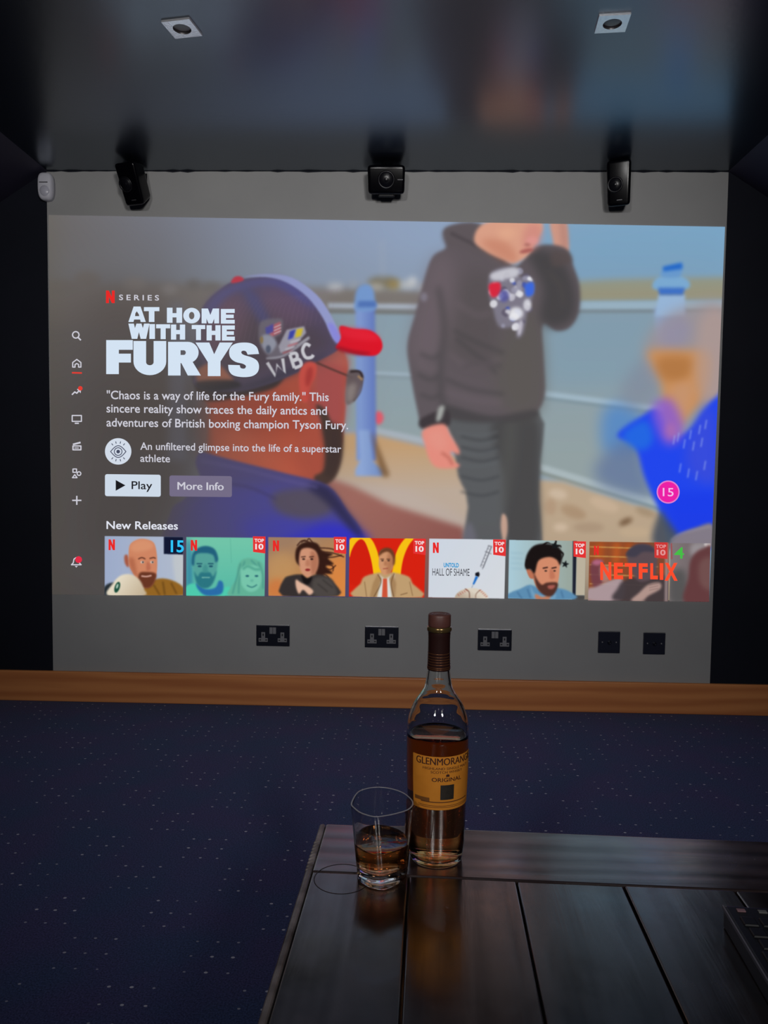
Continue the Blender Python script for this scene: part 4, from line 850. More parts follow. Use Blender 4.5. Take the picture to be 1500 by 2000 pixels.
# --- row of posters
tile_names = ['poster with a shaven-headed man raising a pale boxing glove', 'green tinted poster of a bearded man and a woman', 'tan poster of a running woman with blown dark hair', 'red poster of a man in a beige suit before yellow arches',
              'pale poster of a syringe stuck in a ball', 'poster of a bearded man with tousled black hair', 'dim orange poster of a couple with large red lettering', 'narrow dim poster cut off by the edge of the picture']
TL = []
for c, lb in zip(TILES, tile_names):
    t = canvas_sheet('poster_tile', c, 0.0035, M_post, PIC, 4, 4); t['label'] = lb; TL.append(t)
B_red = glow('badge_red', (228, 52, 52)); B_dim = glow('badge_dim_red', (206, 56, 54)); B_txt = glow('badge_white', (240, 224, 226))
for i, x0, x1, y0, y1, dim in ((1, 494, 518.5, 1047.5, 1081, 0), (2, 652, 676.5, 1048.5, 1082, 0), (3, 807, 831.5, 1052, 1084, 0), (4, 963, 988, 1053.5, 1086.5, 0), (5, 1120, 1144.5, 1057, 1090, 0), (6, 1278, 1304, 1059, 1092, 1)):
    b = flat('top_ten_badge', [[(x0, y0), (x1, y0 + 0.4), (x1 - 0.3, y1), (x0 + 0.3, y1 - 3)]], B_dim if dim else B_red, TL[i], 0.0045)
    words_on('badge_lettering', [('TOP', x0 + 3, x1 - 3, y0 + 11.5, y0 + 11.8, 6.8), ('10', x0 + 4.5, x1 - 4, y0 + 25.5, y0 + 25.8, 11)], glow('badge_pink_white', (226, 150, 150)) if dim else B_txt, TL[i], 0.0055, bold=0.035)
for i, x0, x1, y0, y1 in ((0, 212, 224.5, 1053.5, 1074.5), (1, 372.5, 385, 1054.5, 1075.5), (2, 533, 545, 1055.5, 1076.5), (4, 845.5, 857, 1059.5, 1080), (6, 1160, 1169.5, 1066, 1084)):
    flat('corner_logo', n_logo(x0, y0, x1, y1), W_red, TL[i], 0.0045)
words_on('digits', [('15', 333.5, 359, 1078.5, 1079, 23.5)], glow('digits_blue', (46, 196, 250)), TL[0], 0.005, bold=0.02)
words_on('poster_title', [('HALL OF SHAME', 844.5, 917, 1124, 1125, 14)], glow('poster_ink', (58, 58, 66)), TL[4], 0.005, bold=0.0)
words_on('poster_subtitle', [('UNTOLD', 866.5, 896, 1107.8, 1108.3, 8.5)], glow('poster_blue', (24, 150, 210)), TL[4], 0.005, bold=0.035)
words_on('channel_number', [('4', 1317, 1336, 1091, 1091, 22)], glow('channel_green', (70, 190, 70)), TL[7], 0.005, bold=0.01)
NX = [(1172.5, 1194), (1199, 1217), (1220, 1243), (1247.5, 1265), (1270, 1285), (1288.5, 1295.5), (1298, 1323.5)]
words_on('streaming_logo', [(c, a, b, 1134 - 4.2 * (1 - ((a + b) / 2 - 1248) ** 2 / 5800) + i * 0.25, 1134.2 - 4.2 * (1 - ((a + b) / 2 - 1248) ** 2 / 5800) + i * 0.25, 37 - 6.5 * (1 - ((a + b) / 2 - 1248) ** 2 / 5800)) for i, (c, (a, b)) in enumerate(zip('NETFLIX', NX))],
         glow('streaming_red', (252, 78, 46)), TL[6], 0.006, bold=0.045)

# ---------------------------------------------------------------- sockets and aerial outlets on the wall
M_plate = plain('dark_metal_plate', (0.018, 0.021, 0.036), 0.35, 0.6)
M_insert = plain('grey_socket_insert', (0.21, 0.21, 0.23), 0.5)
M_hole = plain('black_hole', (0.004, 0.004, 0.006), 0.6)
M_rim = plain('pale_plate_edge', (0.30, 0.30, 0.31), 0.3, 0.5)
def socket():
    r = empty('wall_socket'); W, H = 0.149, 0.093
    box_obj('back_rim', -W / 2 - .0015, W / 2 + .0015, -0.004, 0, -H / 2 - .001, H / 2 + .003, M_rim, r, 0.002)
    box_obj('plate', -W / 2, W / 2, -0.009, -0.003, -H / 2, H / 2, M_plate, r, 0.002)
    for s in (-1, 1):
        cx = s * 0.043; cz = -0.012
        bm = bmesh.new(); box(bm, cx - .0085, cx + .0085, -0.0105, -0.0085, cz - .008, cz + .028); box(bm, cx - .0205, cx + .0205, -0.0107, -0.0085, cz - .0155, cz + .0015)
        ins = from_bm('pin_insert', bm, M_insert, r)
        box_obj('pin_slot', cx - .0028, cx + .0028, -0.0112, -0.0095, cz + .012, cz + .0215, M_hole, ins)
        for t in (-1, 1): box_obj('pin_slot', cx + t * .0135 - .0038, cx + t * .0135 + .0038, -0.0112, -0.0095, cz - .0095, cz - .0045, M_hole, ins)
    for s in (-1, 1): box_obj('rocker_switch', s * .0077 - .0072, s * .0077 + .0072, -0.0125, -0.0085, 0.009, 0.0385, M_insert, r, 0.0012)
    return r
def copy_tree(o, parent=None):
    c = o.copy(); COL.objects.link(c)
    if parent: c.parent = parent
    for ch in list(o.children): copy_tree(ch, c)
    return c
proto = None
for (a, b), lb in zip((((501, 1220), (566, 1262)), ((713, 1223), (778, 1265)), ((933, 1229), (999, 1270))),
                      ('leftmost dark double power socket on the grey wall above the skirting', 'dark double power socket on the wall directly left of the bottle top', 'dark double power socket on the wall directly right of the bottle top')):
    o = copy_tree(proto) if proto else socket(); proto = proto or o
    o.location = (on_wall(*a) + on_wall(*b)) / 2; tag(o, lb, 'power socket', 'double sockets along the end wall')
def outlet():
    r = empty('aerial_outlet'); h = 0.0475
    box_obj('back_rim', -h - .001, h + .001, -0.004, 0, -h - .001, h + .003, M_rim, r, 0.002)
    box_obj('plate', -h, h, -0.009, -0.003, -h, h, plain('blue_black_plate', (0.028, 0.031, 0.055), 0.35, 0.5), r, 0.002)
    jk = lathe('aerial_jack', [(0.0, 0.004), (0.0035, 0.004), (0.0036, 0.006), (0.0085, 0.006), (0.009, 0.004), (0.009, 0.0)], M_plate, r, 24); jk.rotation_euler = (math.pi / 2, 0, 0); jk.location = (0, -0.0085, 0)
    cr = lathe('jack_hole', [(0, 0.0065), (0.0036, 0.0065), (0.0036, 0.0)], M_hole, jk, 20)
    for s in (-1, 1):
        sc = lathe('screw', [(0, 0.0018), (0.0026, 0.0016), (0.0034, 0.0005), (0.0034, 0)], M_insert, r, 16); sc.rotation_euler = (math.pi / 2, 0, 0); sc.location = (s * 0.0305, -0.0088, 0.001)
    return r
o = outlet(); o.location = (on_wall(1168, 1233) + on_wall(1210, 1275)) / 2; tag(o, 'square dark aerial outlet plate, left one of the pair at right end of wall', 'aerial outlet', 'aerial outlets on the end wall')
o = copy_tree(o); o.location = (on_wall(1256, 1235) + on_wall(1298, 1278)) / 2; tag(o, 'square dark aerial outlet plate nearest the right edge of the grey wall', 'aerial outlet', 'aerial outlets on the end wall')

# ---------------------------------------------------------------- speakers and alarm sensor under the ceiling
M_spk = plain('black_gloss_plastic', (0.0018, 0.0017, 0.0032), 0.2, 0, 0.2)
M_cone = plain('black_cone', (0.005, 0.005, 0.008), 0.3)
M_grille = plain('black_steel', (0.005, 0.005, 0.008), 0.35, 0.3)
def speaker(pos, wd, ht, dp, yaw, pitch, label, roll=0.0, wide=False, taper=0.93, driver=(0, 0)):
    r = empty('wall_speaker', pos, (0, 0, 0))
    R = Matrix.Rotation(yaw, 4, 'Z') @ Matrix.Rotation(pitch, 4, 'X') @ Matrix.Rotation(roll, 4, 'Y')
    bm = bmesh.new()
    lay = [(-dp / 2, 1.0), (dp / 2, 0.78)]; rings = []
    for y, s in lay:
        rings.append([bm.verts.new((x * s * wd / 2 * (taper if z < 0 else 1), y, z * s * ht / 2)) for x, z in ((-1, -1), (1, -1), (1, 1), (-1, 1))])
    bm.faces.new(rings[0]); bm.faces.new(rings[1][::-1])
    for k in range(4): bm.faces.new((rings[0][k], rings[0][(k + 1) % 4], rings[1][(k + 1) % 4], rings[1][k]))
    ed = [e for e in bm.edges]
    bmesh.ops.bevel(bm, geom=ed, offset=0.016, segments=5, profile=0.6, affect='EDGES', clamp_overlap=True)
    b = from_bm('cabinet', bm, M_spk, r, True); b.matrix_local = R
    def put(o, x, y, z):
        o.matrix_local = R @ Matrix.Translation((x, y, z)) @ Matrix.Rotation(math.pi / 2, 4, 'X')
        return o
    cr = min(wd, ht) * 0.30
    su = put(lathe('driver_surround', [(cr * 0.8, 0.0015), (cr * 0.9, 0.004), (cr, 0.003), (cr * 1.04, 0)], M_grille, r, 40), driver[0], -dp / 2, driver[1])
    put(lathe('driver_cone', [(0, 0.004), (cr * 0.18, 0.0035), (cr * 0.32, 0.0005), (cr * 0.8, 0.0022), (cr * .84, 0)], M_cone, r, 40), driver[0], -dp / 2 + .0002, driver[1])
    bd = bmesh.new(); box(bd, -0.011, 0.011, -dp / 2 - 0.0012, -dp / 2 + .001, -0.0018, 0.0018)
    pl = from_bm('name_plate', bd, plain('grey_name_plate', (0.09, 0.09, 0.10), 0.4, 0.5), r); pl.matrix_local = R @ Matrix.Translation((wd * 0.36 if wide else 0.004, 0, 0.0 if wide else -ht * 0.36))
    # bracket from the back of the cabinet to the wall
    back = R @ Vector((0, dp / 2 * 0.8, ht * 0.12)); wl = Vector((0, WALL_Y - pos[1] - 0.004, ht * 0.2))
    bm = bmesh.new(); d = (wl - back); ax = d.normalized().to_track_quat('Z', 'Y').to_matrix().to_4x4()
    bmesh.ops.create_cone(bm, cap_ends=True, segments=20, radius1=0.012, radius2=0.012, depth=d.length, matrix=Matrix.Translation((back + wl) / 2) @ ax)
    br = from_bm('bracket_arm', bm, M_grille, r, True)
    box_obj('wall_plate', -0.025, 0.025, WALL_Y - pos[1] - 0.006, WALL_Y - pos[1], ht * 0.2 - 0.035, ht * 0.2 + 0.035, M_grille, r, 0.002)
    if wide:
        ft = box_obj('foot', -0.034, 0.034, -0.030, 0.02, -ht / 2 - 0.010, -ht / 2 + 0.006, M_grille, r, 0.004); ft.matrix_local = R
    tag(r, label, 'speaker', 'speakers under the ceiling')
    return r
def mid(px, py, off): d = on_wall(px, py, off); return (d.x, d.y, d.z)
speaker(mid(263, 357, 0.088), 0.101, 0.174, 0.088, math.radians(-17), math.radians(27), 'black satellite speaker tilted downwards, at the left beside the white alarm sensor', driver=(-0.016, 0.002))
speaker(mid(755, 351, 0.082), 0.162, 0.116, 0.088, 0.0, math.radians(20), 'black wide centre speaker lying sideways above the middle of the picture', wide=True, taper=0.97)
speaker(mid(1210, 359, 0.085), 0.102, 0.184, 0.088, math.radians(-20), math.radians(14), 'black upright satellite speaker on the right, above the hooded person', taper=0.92, driver=(-0.014, -0.005))

def sensor():
    p = on_wall(90, 365, 0.022); r = empty('alarm_sensor', p)
    M_pir = plain('white_sensor_plastic', (0.68, 0.68, 0.76), 0.45)
    bm = bmesh.new(); W, H = 0.0325, 0.059; o = []
    for a in range(0, 360, 12):
        c, s = math.cos(math.radians(a)), math.sin(math.radians(a)); e = 0.55
        o.append((W * math.copysign(abs(c) ** e, c), (H * math.copysign(abs(s) ** (e + (0.25 if s < 0 else 0)), s))))
    ly = [(0.022, 0.96), (0.0, 1.0), (-0.012, 0.97), (-0.019, 0.86), (-0.022, 0.66)]; rings = [[bm.verts.new((x * s, y, z * s)) for x, z in o] for y, s in ly]
    for a, b in zip(rings, rings[1:]):
        for k in range(len(a)): bm.faces.new((a[k], a[(k + 1) % len(a)], b[(k + 1) % len(b)], b[k]))
    bm.faces.new(rings[0]); bm.faces.new(rings[-1][::-1]); from_bm('housing', bm, M_pir, r, True)
    bm = bmesh.new(); bmesh.ops.create_uvsphere(bm, u_segments=28, v_segments=16, radius=1.0, matrix=Matrix.Translation((0.002, -0.014, -0.022)) @ Matrix.Diagonal((0.025, 0.014, 0.027, 1)))
    from_bm('lens', bm, plain('milky_lens', (0.55, 0.55, 0.64), 0.25), r, True)
    box_obj('slot', -0.020, 0.017, -0.0232, -0.019, 0.0105, 0.014, M_hole, r, 0.0008)
    tag(r, 'white rounded alarm sensor in the top left corner of the end wall', 'motion sensor')
sensor()

# ---------------------------------------------------------------- square downlights let into the ceiling
M_chrome = noisy('brushed_bright_metal', (0.86, 0.87, 0.93), (0.95, 0.96, 1.0), 90, rough=0.16, bump=0.15, bscale=160)
M_chrome.node_tree.nodes['Principled BSDF'].inputs['Metallic'].default_value = 0.75
M_can = plain('dark_lamp_can', (0.05, 0.045, 0.05), 0.35, 0.4)
M_lampglass = plain('unlit_lamp_face', (0.16, 0.145, 0.15), 0.2, 0.0, 0.6)
def downlight(x, y, rz, label):
    r = empty('ceiling_downlight', (x, y, CEIL_Z), (0, 0, rz)); h = 0.0435; rr = 0.0265; n = 48
    bm = bmesh.new(); t = 0.006
    def sq(a):
        c, s = math.cos(a), math.sin(a); q = h / max(abs(c), abs(s)); return c * q, s * q
    A = [2 * math.pi * k / n + math.pi / n * 0 for k in range(n)]
    o_up = [bm.verts.new((*sq(a), 0)) for a in A]; o_dn = [bm.verts.new((*sq(a), -t)) for a in A]
    i_dn = [bm.verts.new((rr * math.cos(a), rr * math.sin(a), -t)) for a in A]; i_up = [bm.verts.new((rr * math.cos(a), rr * math.sin(a), 0.0)) for a in A]
    for k in range(n):
        j = (k + 1) % n
        for a, b in ((o_up, o_dn), (o_dn, i_dn), (i_dn, i_up), (i_up, o_up)): bm.faces.new((a[k], a[j], b[j], b[k]))
    from_bm('square_bezel', bm, M_chrome, r)
    lathe('lamp_can', [(rr, -0.0058), (rr * 0.97, -0.003), (rr * 0.93, -0.0012)], M_can, r, 40)
    lathe('lamp_face', [(0, -0.0022), (rr * 0.35, -0.0024), (rr * 0.62, -0.002), (rr * 0.93, -0.0012)], M_lampglass, r, 40)
    tag(r, label, 'downlight', 'square downlights in the ceiling')
downlight(-0.674, 2.309, math.radians(-10), 'unlit square silver downlight at the left of the black ceiling, skewed')
downlight(0.5725, 2.2935, math.radians(-5), 'unlit square silver downlight at the right of the black ceiling')
# ---------------------------------------------------------------- the dark planked table
def walnut(name, along, seed, c1=(0.0045, 0.0026, 0.0020), c2=(0.022, 0.012, 0.0088), bands=1.0):
    m, n, l, b = mat(name)
    tc = n.new('ShaderNodeTexCoord'); mp = n.new('ShaderNodeMapping')
    mp.inputs['Scale'].default_value = (26, 2.2, 26) if along == 'Y' else (2.2, 26, 26); mp.inputs['Location'].default_value = (seed * 3.7, seed * 1.9, seed)
    nz = n.new('ShaderNodeTexNoise'); nz.inputs['Scale'].default_value = 1.0; nz.inputs['Detail'].default_value = 7; nz.inputs['Roughness'].default_value = 0.62; nz.inputs['Distortion'].default_value = 0.5
    wv = n.new('ShaderNodeTexWave'); wv.bands_direction = 'X' if along == 'Y' else 'Y'; wv.inputs['Scale'].default_value = 0.32 * bands; wv.inputs['Distortion'].default_value = 9; wv.inputs['Detail'].default_value = 2; wv.inputs['Detail Scale'].default_value = 0.6
    sm = n.new('ShaderNodeMath'); sm.operation = 'MULTIPLY_ADD'; sm.inputs[1].default_value = 0.10 if along == 'Y' else 0.22; hf = n.new('ShaderNodeMath'); hf.operation = 'MULTIPLY'; hf.inputs[1].default_value = 0.9 if along == 'Y' else 0.78
    rp = n.new('ShaderNodeValToRGB'); rp.color_ramp.elements[0].position = 0.3; rp.color_ramp.elements[1].position = 0.72
    rp.color_ramp.elements[0].color = (*c1, 1); rp.color_ramp.elements[1].color = (*c2, 1)
    l.new(tc.outputs['Object'], mp.inputs[0]); l.new(mp.outputs[0], nz.inputs['Vector']); l.new(mp.outputs[0], wv.inputs['Vector'])
    l.new(nz.outputs['Fac'], hf.inputs[0]); l.new(wv.outputs['Fac'], sm.inputs[0]); l.new(hf.outputs[0], sm.inputs[2]); l.new(sm.outputs[0], rp.inputs[0]); l.new(rp.outputs[0], b.inputs['Base Color'])
    # waxed finish, scuffed unevenly
    big = n.new('ShaderNodeTexNoise'); big.inputs['Scale'].default_value = 9; big.inputs['Detail'].default_value = 6; big.inputs['Roughness'].default_value = 0.6; l.new(tc.outputs['Object'], big.inputs['Vector'])
    mr = n.new('ShaderNodeMapRange'); mr.inputs['From Min'].default_value = 0.3; mr.inputs['From Max'].default_value = 0.7; mr.inputs['To Min'].default_value = 0.13; mr.inputs['To Max'].default_value = 0.30
    l.new(big.outputs['Fac'], mr.inputs['Value']); l.new(mr.outputs[0], b.inputs['Roughness'])
    bp = n.new('ShaderNodeBump'); bp.inputs['Strength'].default_value = 0.22; bp.inputs['Distance'].default_value = 0.002
    l.new(sm.outputs[0], bp.inputs['Height']); l.new(bp.outputs[0], b.inputs['Normal']); l.new(bp.outputs[0], b.inputs['Coat Normal']); l.new(mr.outputs[0], b.inputs['Coat Roughness'])
    b.inputs['Specular IOR Level'].default_value = 0.5; gp = n.new('ShaderNodeMapRange'); gp.inputs['From Min'].default_value = 0.36; gp.inputs['From Max'].default_value = 0.56; gp.inputs['To Min'].default_value = 0.6; l.new(sm.outputs[0], gp.inputs['Value']); l.new(gp.outputs[0], b.inputs['Coat Weight']); b.inputs['Coat Roughness'].default_value = 0.2; b.inputs['Coat IOR'].default_value = 2.1
    return m
M_strip = noisy('worn_edge_highlight', (0.07, 0.055, 0.052), (0.28, 0.24, 0.235), 26, rough=0.3, bump=0.25, stretch=(1, 1, 1), bscale=60)  # edge lightened to stand for its highlight, with slight mottled wear
TW, TLEN, ANG = 1.25, 0.80, 0.03285725
TAB = empty('coffee_table', (-0.113, 1.032, 0), (0, 0, -ANG))
tag(TAB, 'dark stained plank coffee table under the bottle and the tumbler', 'table')
zt = TABLE_Z; th = 0.032
XS = [0.009, 0.1265, 0.2555, 0.3815, 0.510, 0.640, 0.770, 0.900, 1.030, TW - 0.009]
for i, (a, b) in enumerate(zip(XS, XS[1:])):
    box_obj('top_plank', a + 0.0011, b - 0.0011, -TLEN + 0.127, -0.1285, zt - th, zt - 0.0004 * (i % 3), walnut('dark_plank', 'Y', i + 1), TAB, 0.0018)
for i, (a, b) in enumerate(((-0.1270, -0.0015), (-TLEN + 0.0015, -TLEN + 0.1255))):
    box_obj('end_board', 0.009, TW - 0.009, a, b, zt - th, zt, walnut('end_plank', 'X', 12 + i, (0.012, 0.0065, 0.0065), (0.060, 0.036, 0.036), 1.25), TAB, 0.0025)
for a, b in ((0.0, 0.0085), (TW - 0.0085, TW)):
    st = box_obj('edge_strip', a, b, -TLEN, 0, zt - th - 0.004, zt - 0.0003, M_strip, TAB, 0.0035)
bm = bmesh.new()
for k in range(9): 
    y = -0.052 - 0.0085 * k; bmesh.ops.create_uvsphere(bm, u_segments=12, v_segments=8, radius=1, matrix=Matrix.Translation((0.004, y, zt - 0.0018)) @ Matrix.Rotation(0.6, 4, 'Z') @ Matrix.Diagonal((0.0052, 0.0026, 0.0028, 1)))
from_bm('rope_carving', bm, M_strip, TAB, True)
M_under = walnut('table_frame_wood', 'X', 30)
box_obj('light_blocker', 0.03, TW - 0.03, -TLEN + 0.03, -0.03, zt - th - 0.012, zt - th, M_under, TAB)  # unseen board added to block light through the plank gaps
for nm, b4 in (('apron', (0.06, TW - 0.06, -0.075, -0.05)), ('apron', (0.06, TW - 0.06, -TLEN + 0.05, -TLEN + 0.075)), ('apron', (0.05, 0.075, -TLEN + 0.06, -0.06)), ('apron', (TW - 0.075, TW - 0.05, -TLEN + 0.06, -0.06))):
    box_obj(nm, *b4, zt - th - 0.092, zt - th - 0.012, M_under, TAB, 0.002)
for x in (0.045, TW - 0.115):
    for y in (-0.115, -TLEN + 0.045): box_obj('leg', x, x + 0.07, y, y + 0.07, 0, zt - th - 0.012, M_under, TAB, 0.004)
lr = on_level(668, 1716, zt); lp = Matrix.Rotation(ANG, 3, 'Z') @ (lr - Vector((-0.113, 1.032, 0)))
ws = lathe('ring_stain', [(0.0325, 0.0), (0.0327, 0.00025), (0.0337, 0.00025), (0.0339, 0.0)], plain('stain_dark', (0.006, 0.004, 0.004), 0.4), TAB, 72); ws.location = (lp.x, lp.y, zt)

# ---------------------------------------------------------------- whisky bottle
def clear_glass(name, col=(1, 1, 1), ior=1.5):
    m = bpy.data.materials.new(name); m.use_nodes = True; n = m.node_tree.nodes; n.clear()
    g = n.new('ShaderNodeBsdfGlass'); g.inputs['Color'].default_value = (*col, 1); g.inputs['IOR'].default_value = ior; g.inputs['Roughness'].default_value = 0.0
    o = n.new('ShaderNodeOutputMaterial'); m.node_tree.links.new(g.outputs[0], o.inputs['Surface']); return m
def amber(name, density, col=(0.975, 0.58, 0.04)):
    m = clear_glass(name, (1, 1, 1), 1.36); n = m.node_tree.nodes
    a = n.new('ShaderNodeVolumeAbsorption'); a.inputs['Color'].default_value = (*col, 1); a.inputs['Density'].default_value = density
    m.node_tree.links.new(a.outputs[0], n['Material Output'].inputs['Volume']); return m
M_glass = clear_glass('clear_bottle_glass', (0.985, 0.99, 0.985))
BX = on_level(851, 1672, zt)
BOT = empty('whisky_bottle', BX); tag(BOT, 'part filled whisky bottle with amber label standing on the dark table', 'bottle')
OUT = [(0.0325, 0.0012), (0.0338, 0.0062), (0.0344, 0.0115), (0.0352, 0.0180), (0.0356, 0.0240), (0.0362, 0.0446), (0.0368, 0.0744), (0.0377, 0.0960), (0.0383, 0.1140), (0.0386, 0.1350), (0.0387, 0.1520),
       (0.0386, 0.1620), (0.0382, 0.1705), (0.0368, 0.1790), (0.0345, 0.1875), (0.0309, 0.1960), (0.0257, 0.2044), (0.0212, 0.2110), (0.0180, 0.2171), (0.0163, 0.2235), (0.0153, 0.2298), (0.0140, 0.2409), (0.0134, 0.2550), (0.0131, 0.2770), (0.0136, 0.2880)]
outs = [(p.x, p.y) for p in spline([(a, b, 0) for a, b in OUT], 5)]
def r_at(z): return float(np.interp(z, [q[1] for q in outs], [q[0] for q in outs]))
inn = [(max(r_at(z) - (0.0030 if z < 0.2 else 0.0026), 0.004), z) for z in np.linspace(0.0105, 0.287, 62)]
foot = [(0.0, 0.0034), (0.012, 0.0031), (0.021, 0.0020), (0.0262, 0.0006), (0.0288, 0.0), (0.0312, 0.0003)]
floor_in = [(inn[0][0] - 0.0010, 0.0078), (inn[0][0] - 0.0045, 0.0058), (0.016, 0.0056), (0.008, 0.0056), (0.0, 0.0056)]
lathe('glass', foot + outs + [(0.0132, 0.2884), (0.0106, 0.2884)] + inn[::-1] + floor_in, M_glass, BOT)
LQ = 0.1592
liq = [(0.0, 0.0054), (0.008, 0.0054), (0.016, 0.0054), (inn[0][0] - 0.0045, 0.0056), (inn[0][0] - 0.0008, 0.0077)] + [(r + 0.0003, z) for r, z in inn if z < LQ - 0.002] + [(r_at(LQ) - 0.0027, LQ + 0.0008), (r_at(LQ) - 0.0042, LQ), (0.0, LQ)]
lathe('whisky', liq, amber('amber_whisky', 40), BOT)['label'] = 'amber whisky filling the lower half of the bottle'
# neck sleeve, lip and stopper
M_foil = plain('dark_burgundy_foil', (0.030, 0.011, 0.010), 0.32, 0.25)
lathe('neck_sleeve', [(0.0141, 0.2405)] + [(r_at(z) + 0.0005, z) for z in np.linspace(0.2420, 0.2868, 12)] + [(0.0138, 0.2888)], M_foil, BOT, 64)['label'] = 'dark burgundy sleeve round the neck'
bm_r = []
for z in (0.2428, 0.2448, 0.2484, 0.2516, 0.2548, 0.2580, 0.2618): bm_r += [(r_at(z) + 0.00045, z - 0.00045), (r_at(z) + 0.00085, z - 0.0003), (r_at(z) + 0.00085, z + 0.0003), (r_at(z) + 0.00045, z + 0.00045)]
lathe('gold_sleeve_rings', bm_r, plain('dull_gold_red', (0.19, 0.075, 0.032), 0.3, 0.6), BOT, 64)
lathe('lip_band', [(0.0130, 0.2880), (0.0147, 0.2886), (0.0154, 0.2905), (0.0154, 0.2930), (0.0149, 0.2944), (0.0134, 0.2948)], plain('antique_gold', (0.33, 0.22, 0.09), 0.22, 0.85), BOT, 64)['label'] = 'gold band round the bottle lip'
M_cap = noisy('brown_stopper', (0.085, 0.030, 0.025), (0.11, 0.042, 0.034), 60, rough=0.42)
lathe('stopper', [(0.0128, 0.2945), (0.0139, 0.2952), (0.0141, 0.2968), (0.0142, 0.3085), (0.0136, 0.3101), (0.0122, 0.3106), (0.0114, 0.3098), (0.0108, 0.3098), (0.0100, 0.3105), (0.0072, 0.3105), (0.0066, 0.3100), (0.0060, 0.3105), (0.0, 0.3105)], M_cap, BOT, 64)
# labels, bent round the glass
def around(phi, z, lift):
    r = r_at(z) + lift; return Vector((r * math.sin(phi), -r * math.cos(phi), z))
def wrap_sheet(name, phi0, phi1, z0, z1, lift, m, parent, n=48, nz=10, crown=0.0):
    bm = bmesh.new(); g = [[bm.verts.new(around(phi0 + (phi1 - phi0) * i / n, z0 + (z1 + crown * math.sin(math.pi * i / n) - z0) * j / nz, lift)) for i in range(n + 1)] for j in range(nz + 1)]
    for j in range(nz):
        for i in range(n): bm.faces.new((g[j][i], g[j][i + 1], g[j + 1][i + 1], g[j + 1][i]))
    return from_bm(name, bm, m, parent, True)
PH = math.radians(17)
M_label = noisy('amber_paper', (0.70, 0.245, 0.024), (0.78, 0.29, 0.032), 40, rough=0.55, spec=0.3)
M_ink = plain('label_brown_ink', (0.055, 0.012, 0.007), 0.6); M_ink2 = plain('label_faint_ink', (0.13, 0.042, 0.010), 0.6)
lab = wrap_sheet('front_label', PH - math.radians(69), PH + math.radians(69), 0.0764, 0.1430, 0.0004, M_label, BOT)
lab['label'] = 'amber orange front label with brown lettering'
def label_words(s, half, z, cap, m, bold, name='label_lettering', centre=PH):
    v, f = text_shape(s, bold); lo, hi = v[:, 0].min(), v[:, 0].max(); h1 = text_shape('H', bold)[0][:, 1].max()
    bm = bmesh.new()
    vs = [bm.verts.new(around(centre - math.radians(half) + math.radians(2 * half) * (x - lo) / (hi - lo), z + y / h1 * cap, 0.0007)) for x, y in v]
    for q in f:
        try: bm.faces.new([vs[i] for i in q])
        except ValueError: pass
    return from_bm(name, bm, m, lab)
label_words('GLENMORANGIE', 60, 0.1330, 0.0086, M_ink, 0.014)
label_words('HIGHLAND SINGLE MALT', 46, 0.1270, 0.0030, M_ink2, 0.01)
label_words('SCOTCH WHISKY', 31, 0.1226, 0.0030, M_ink2, 0.01)
label_words('ORIGINAL', 29, 0.1123, 0.0048, M_ink, 0.012)
wrap_sheet('small_crest', PH - 0.055, PH + 0.055, 0.1183, 0.1205, 0.0007, M_ink, lab, 8, 2, 0.001)
sq = wrap_sheet('square_emblem', PH - math.radians(13), PH + math.radians(13), 0.0895, 0.1080, 0.0007, plain('emblem_dark', (0.030, 0.024, 0.019), 0.5), lab, 12, 6)
bm = bmesh.new()
for k in range(8):
    for t in range(8):
        a = math.pi / 4 * k
        c = (0.0022 + 0.0007 * t) if t < 6 else None
        if c is None: continue
        p0, p1 = a + t * 0.35, a + t * 0.35 + 0.34
        q = [bm.verts.new(around(PH + (c + d) * math.cos(p) / 0.0375, 0.09875 + (c + d) * math.sin(p), 0.001)) for p, d in ((p0, 0), (p1, 0.0005), (p1, 0.0009), (p0, 0.0004))]
        bm.faces.new(q)
from_bm('emblem_knotwork', bm, plain('emblem_bronze', (0.06, 0.045, 0.03), 0.5), sq)
for z, hw in ((0.0858, 50), (0.0815, 56), (0.0796, 56)): wrap_sheet('label_rule', PH - math.radians(hw), PH + math.radians(hw), z, z + (0.0006 if z < 0.085 else 0.0012), 0.0007, M_ink2, lab, 40, 1)
wrap_sheet('label_panel', PH - math.radians(64), PH - math.radians(33), 0.0868, 0.0915, 0.0006, plain('label_panel_tone', (0.22, 0.080, 0.014), 0.6), lab, 12, 2)
M_back = bpy.data.materials.new('thin_label_paper'); M_back.use_nodes = True; _n = M_back.node_tree.nodes; _n.clear()
_t = _n.new('ShaderNodeBsdfTranslucent'); _t.inputs['Color'].default_value = (0.85, 0.52, 0.25, 1); _d = _n.new('ShaderNodeBsdfDiffuse'); _d.inputs['Color'].default_value = (0.5, 0.25, 0.1, 1)
_m = _n.new('ShaderNodeMixShader'); _m.inputs[0].default_value = 0.25; _o = _n.new('ShaderNodeOutputMaterial')
for a, b in ((_t.outputs[0], _m.inputs[1]), (_d.outputs[0], _m.inputs[2]), (_m.outputs[0], _o.inputs[0])): M_back.node_tree.links.new(a, b)
wrap_sheet('back_label', math.pi - math.radians(52), math.pi + math.radians(52), 0.076, 0.150, 0.0004, M_back, BOT)

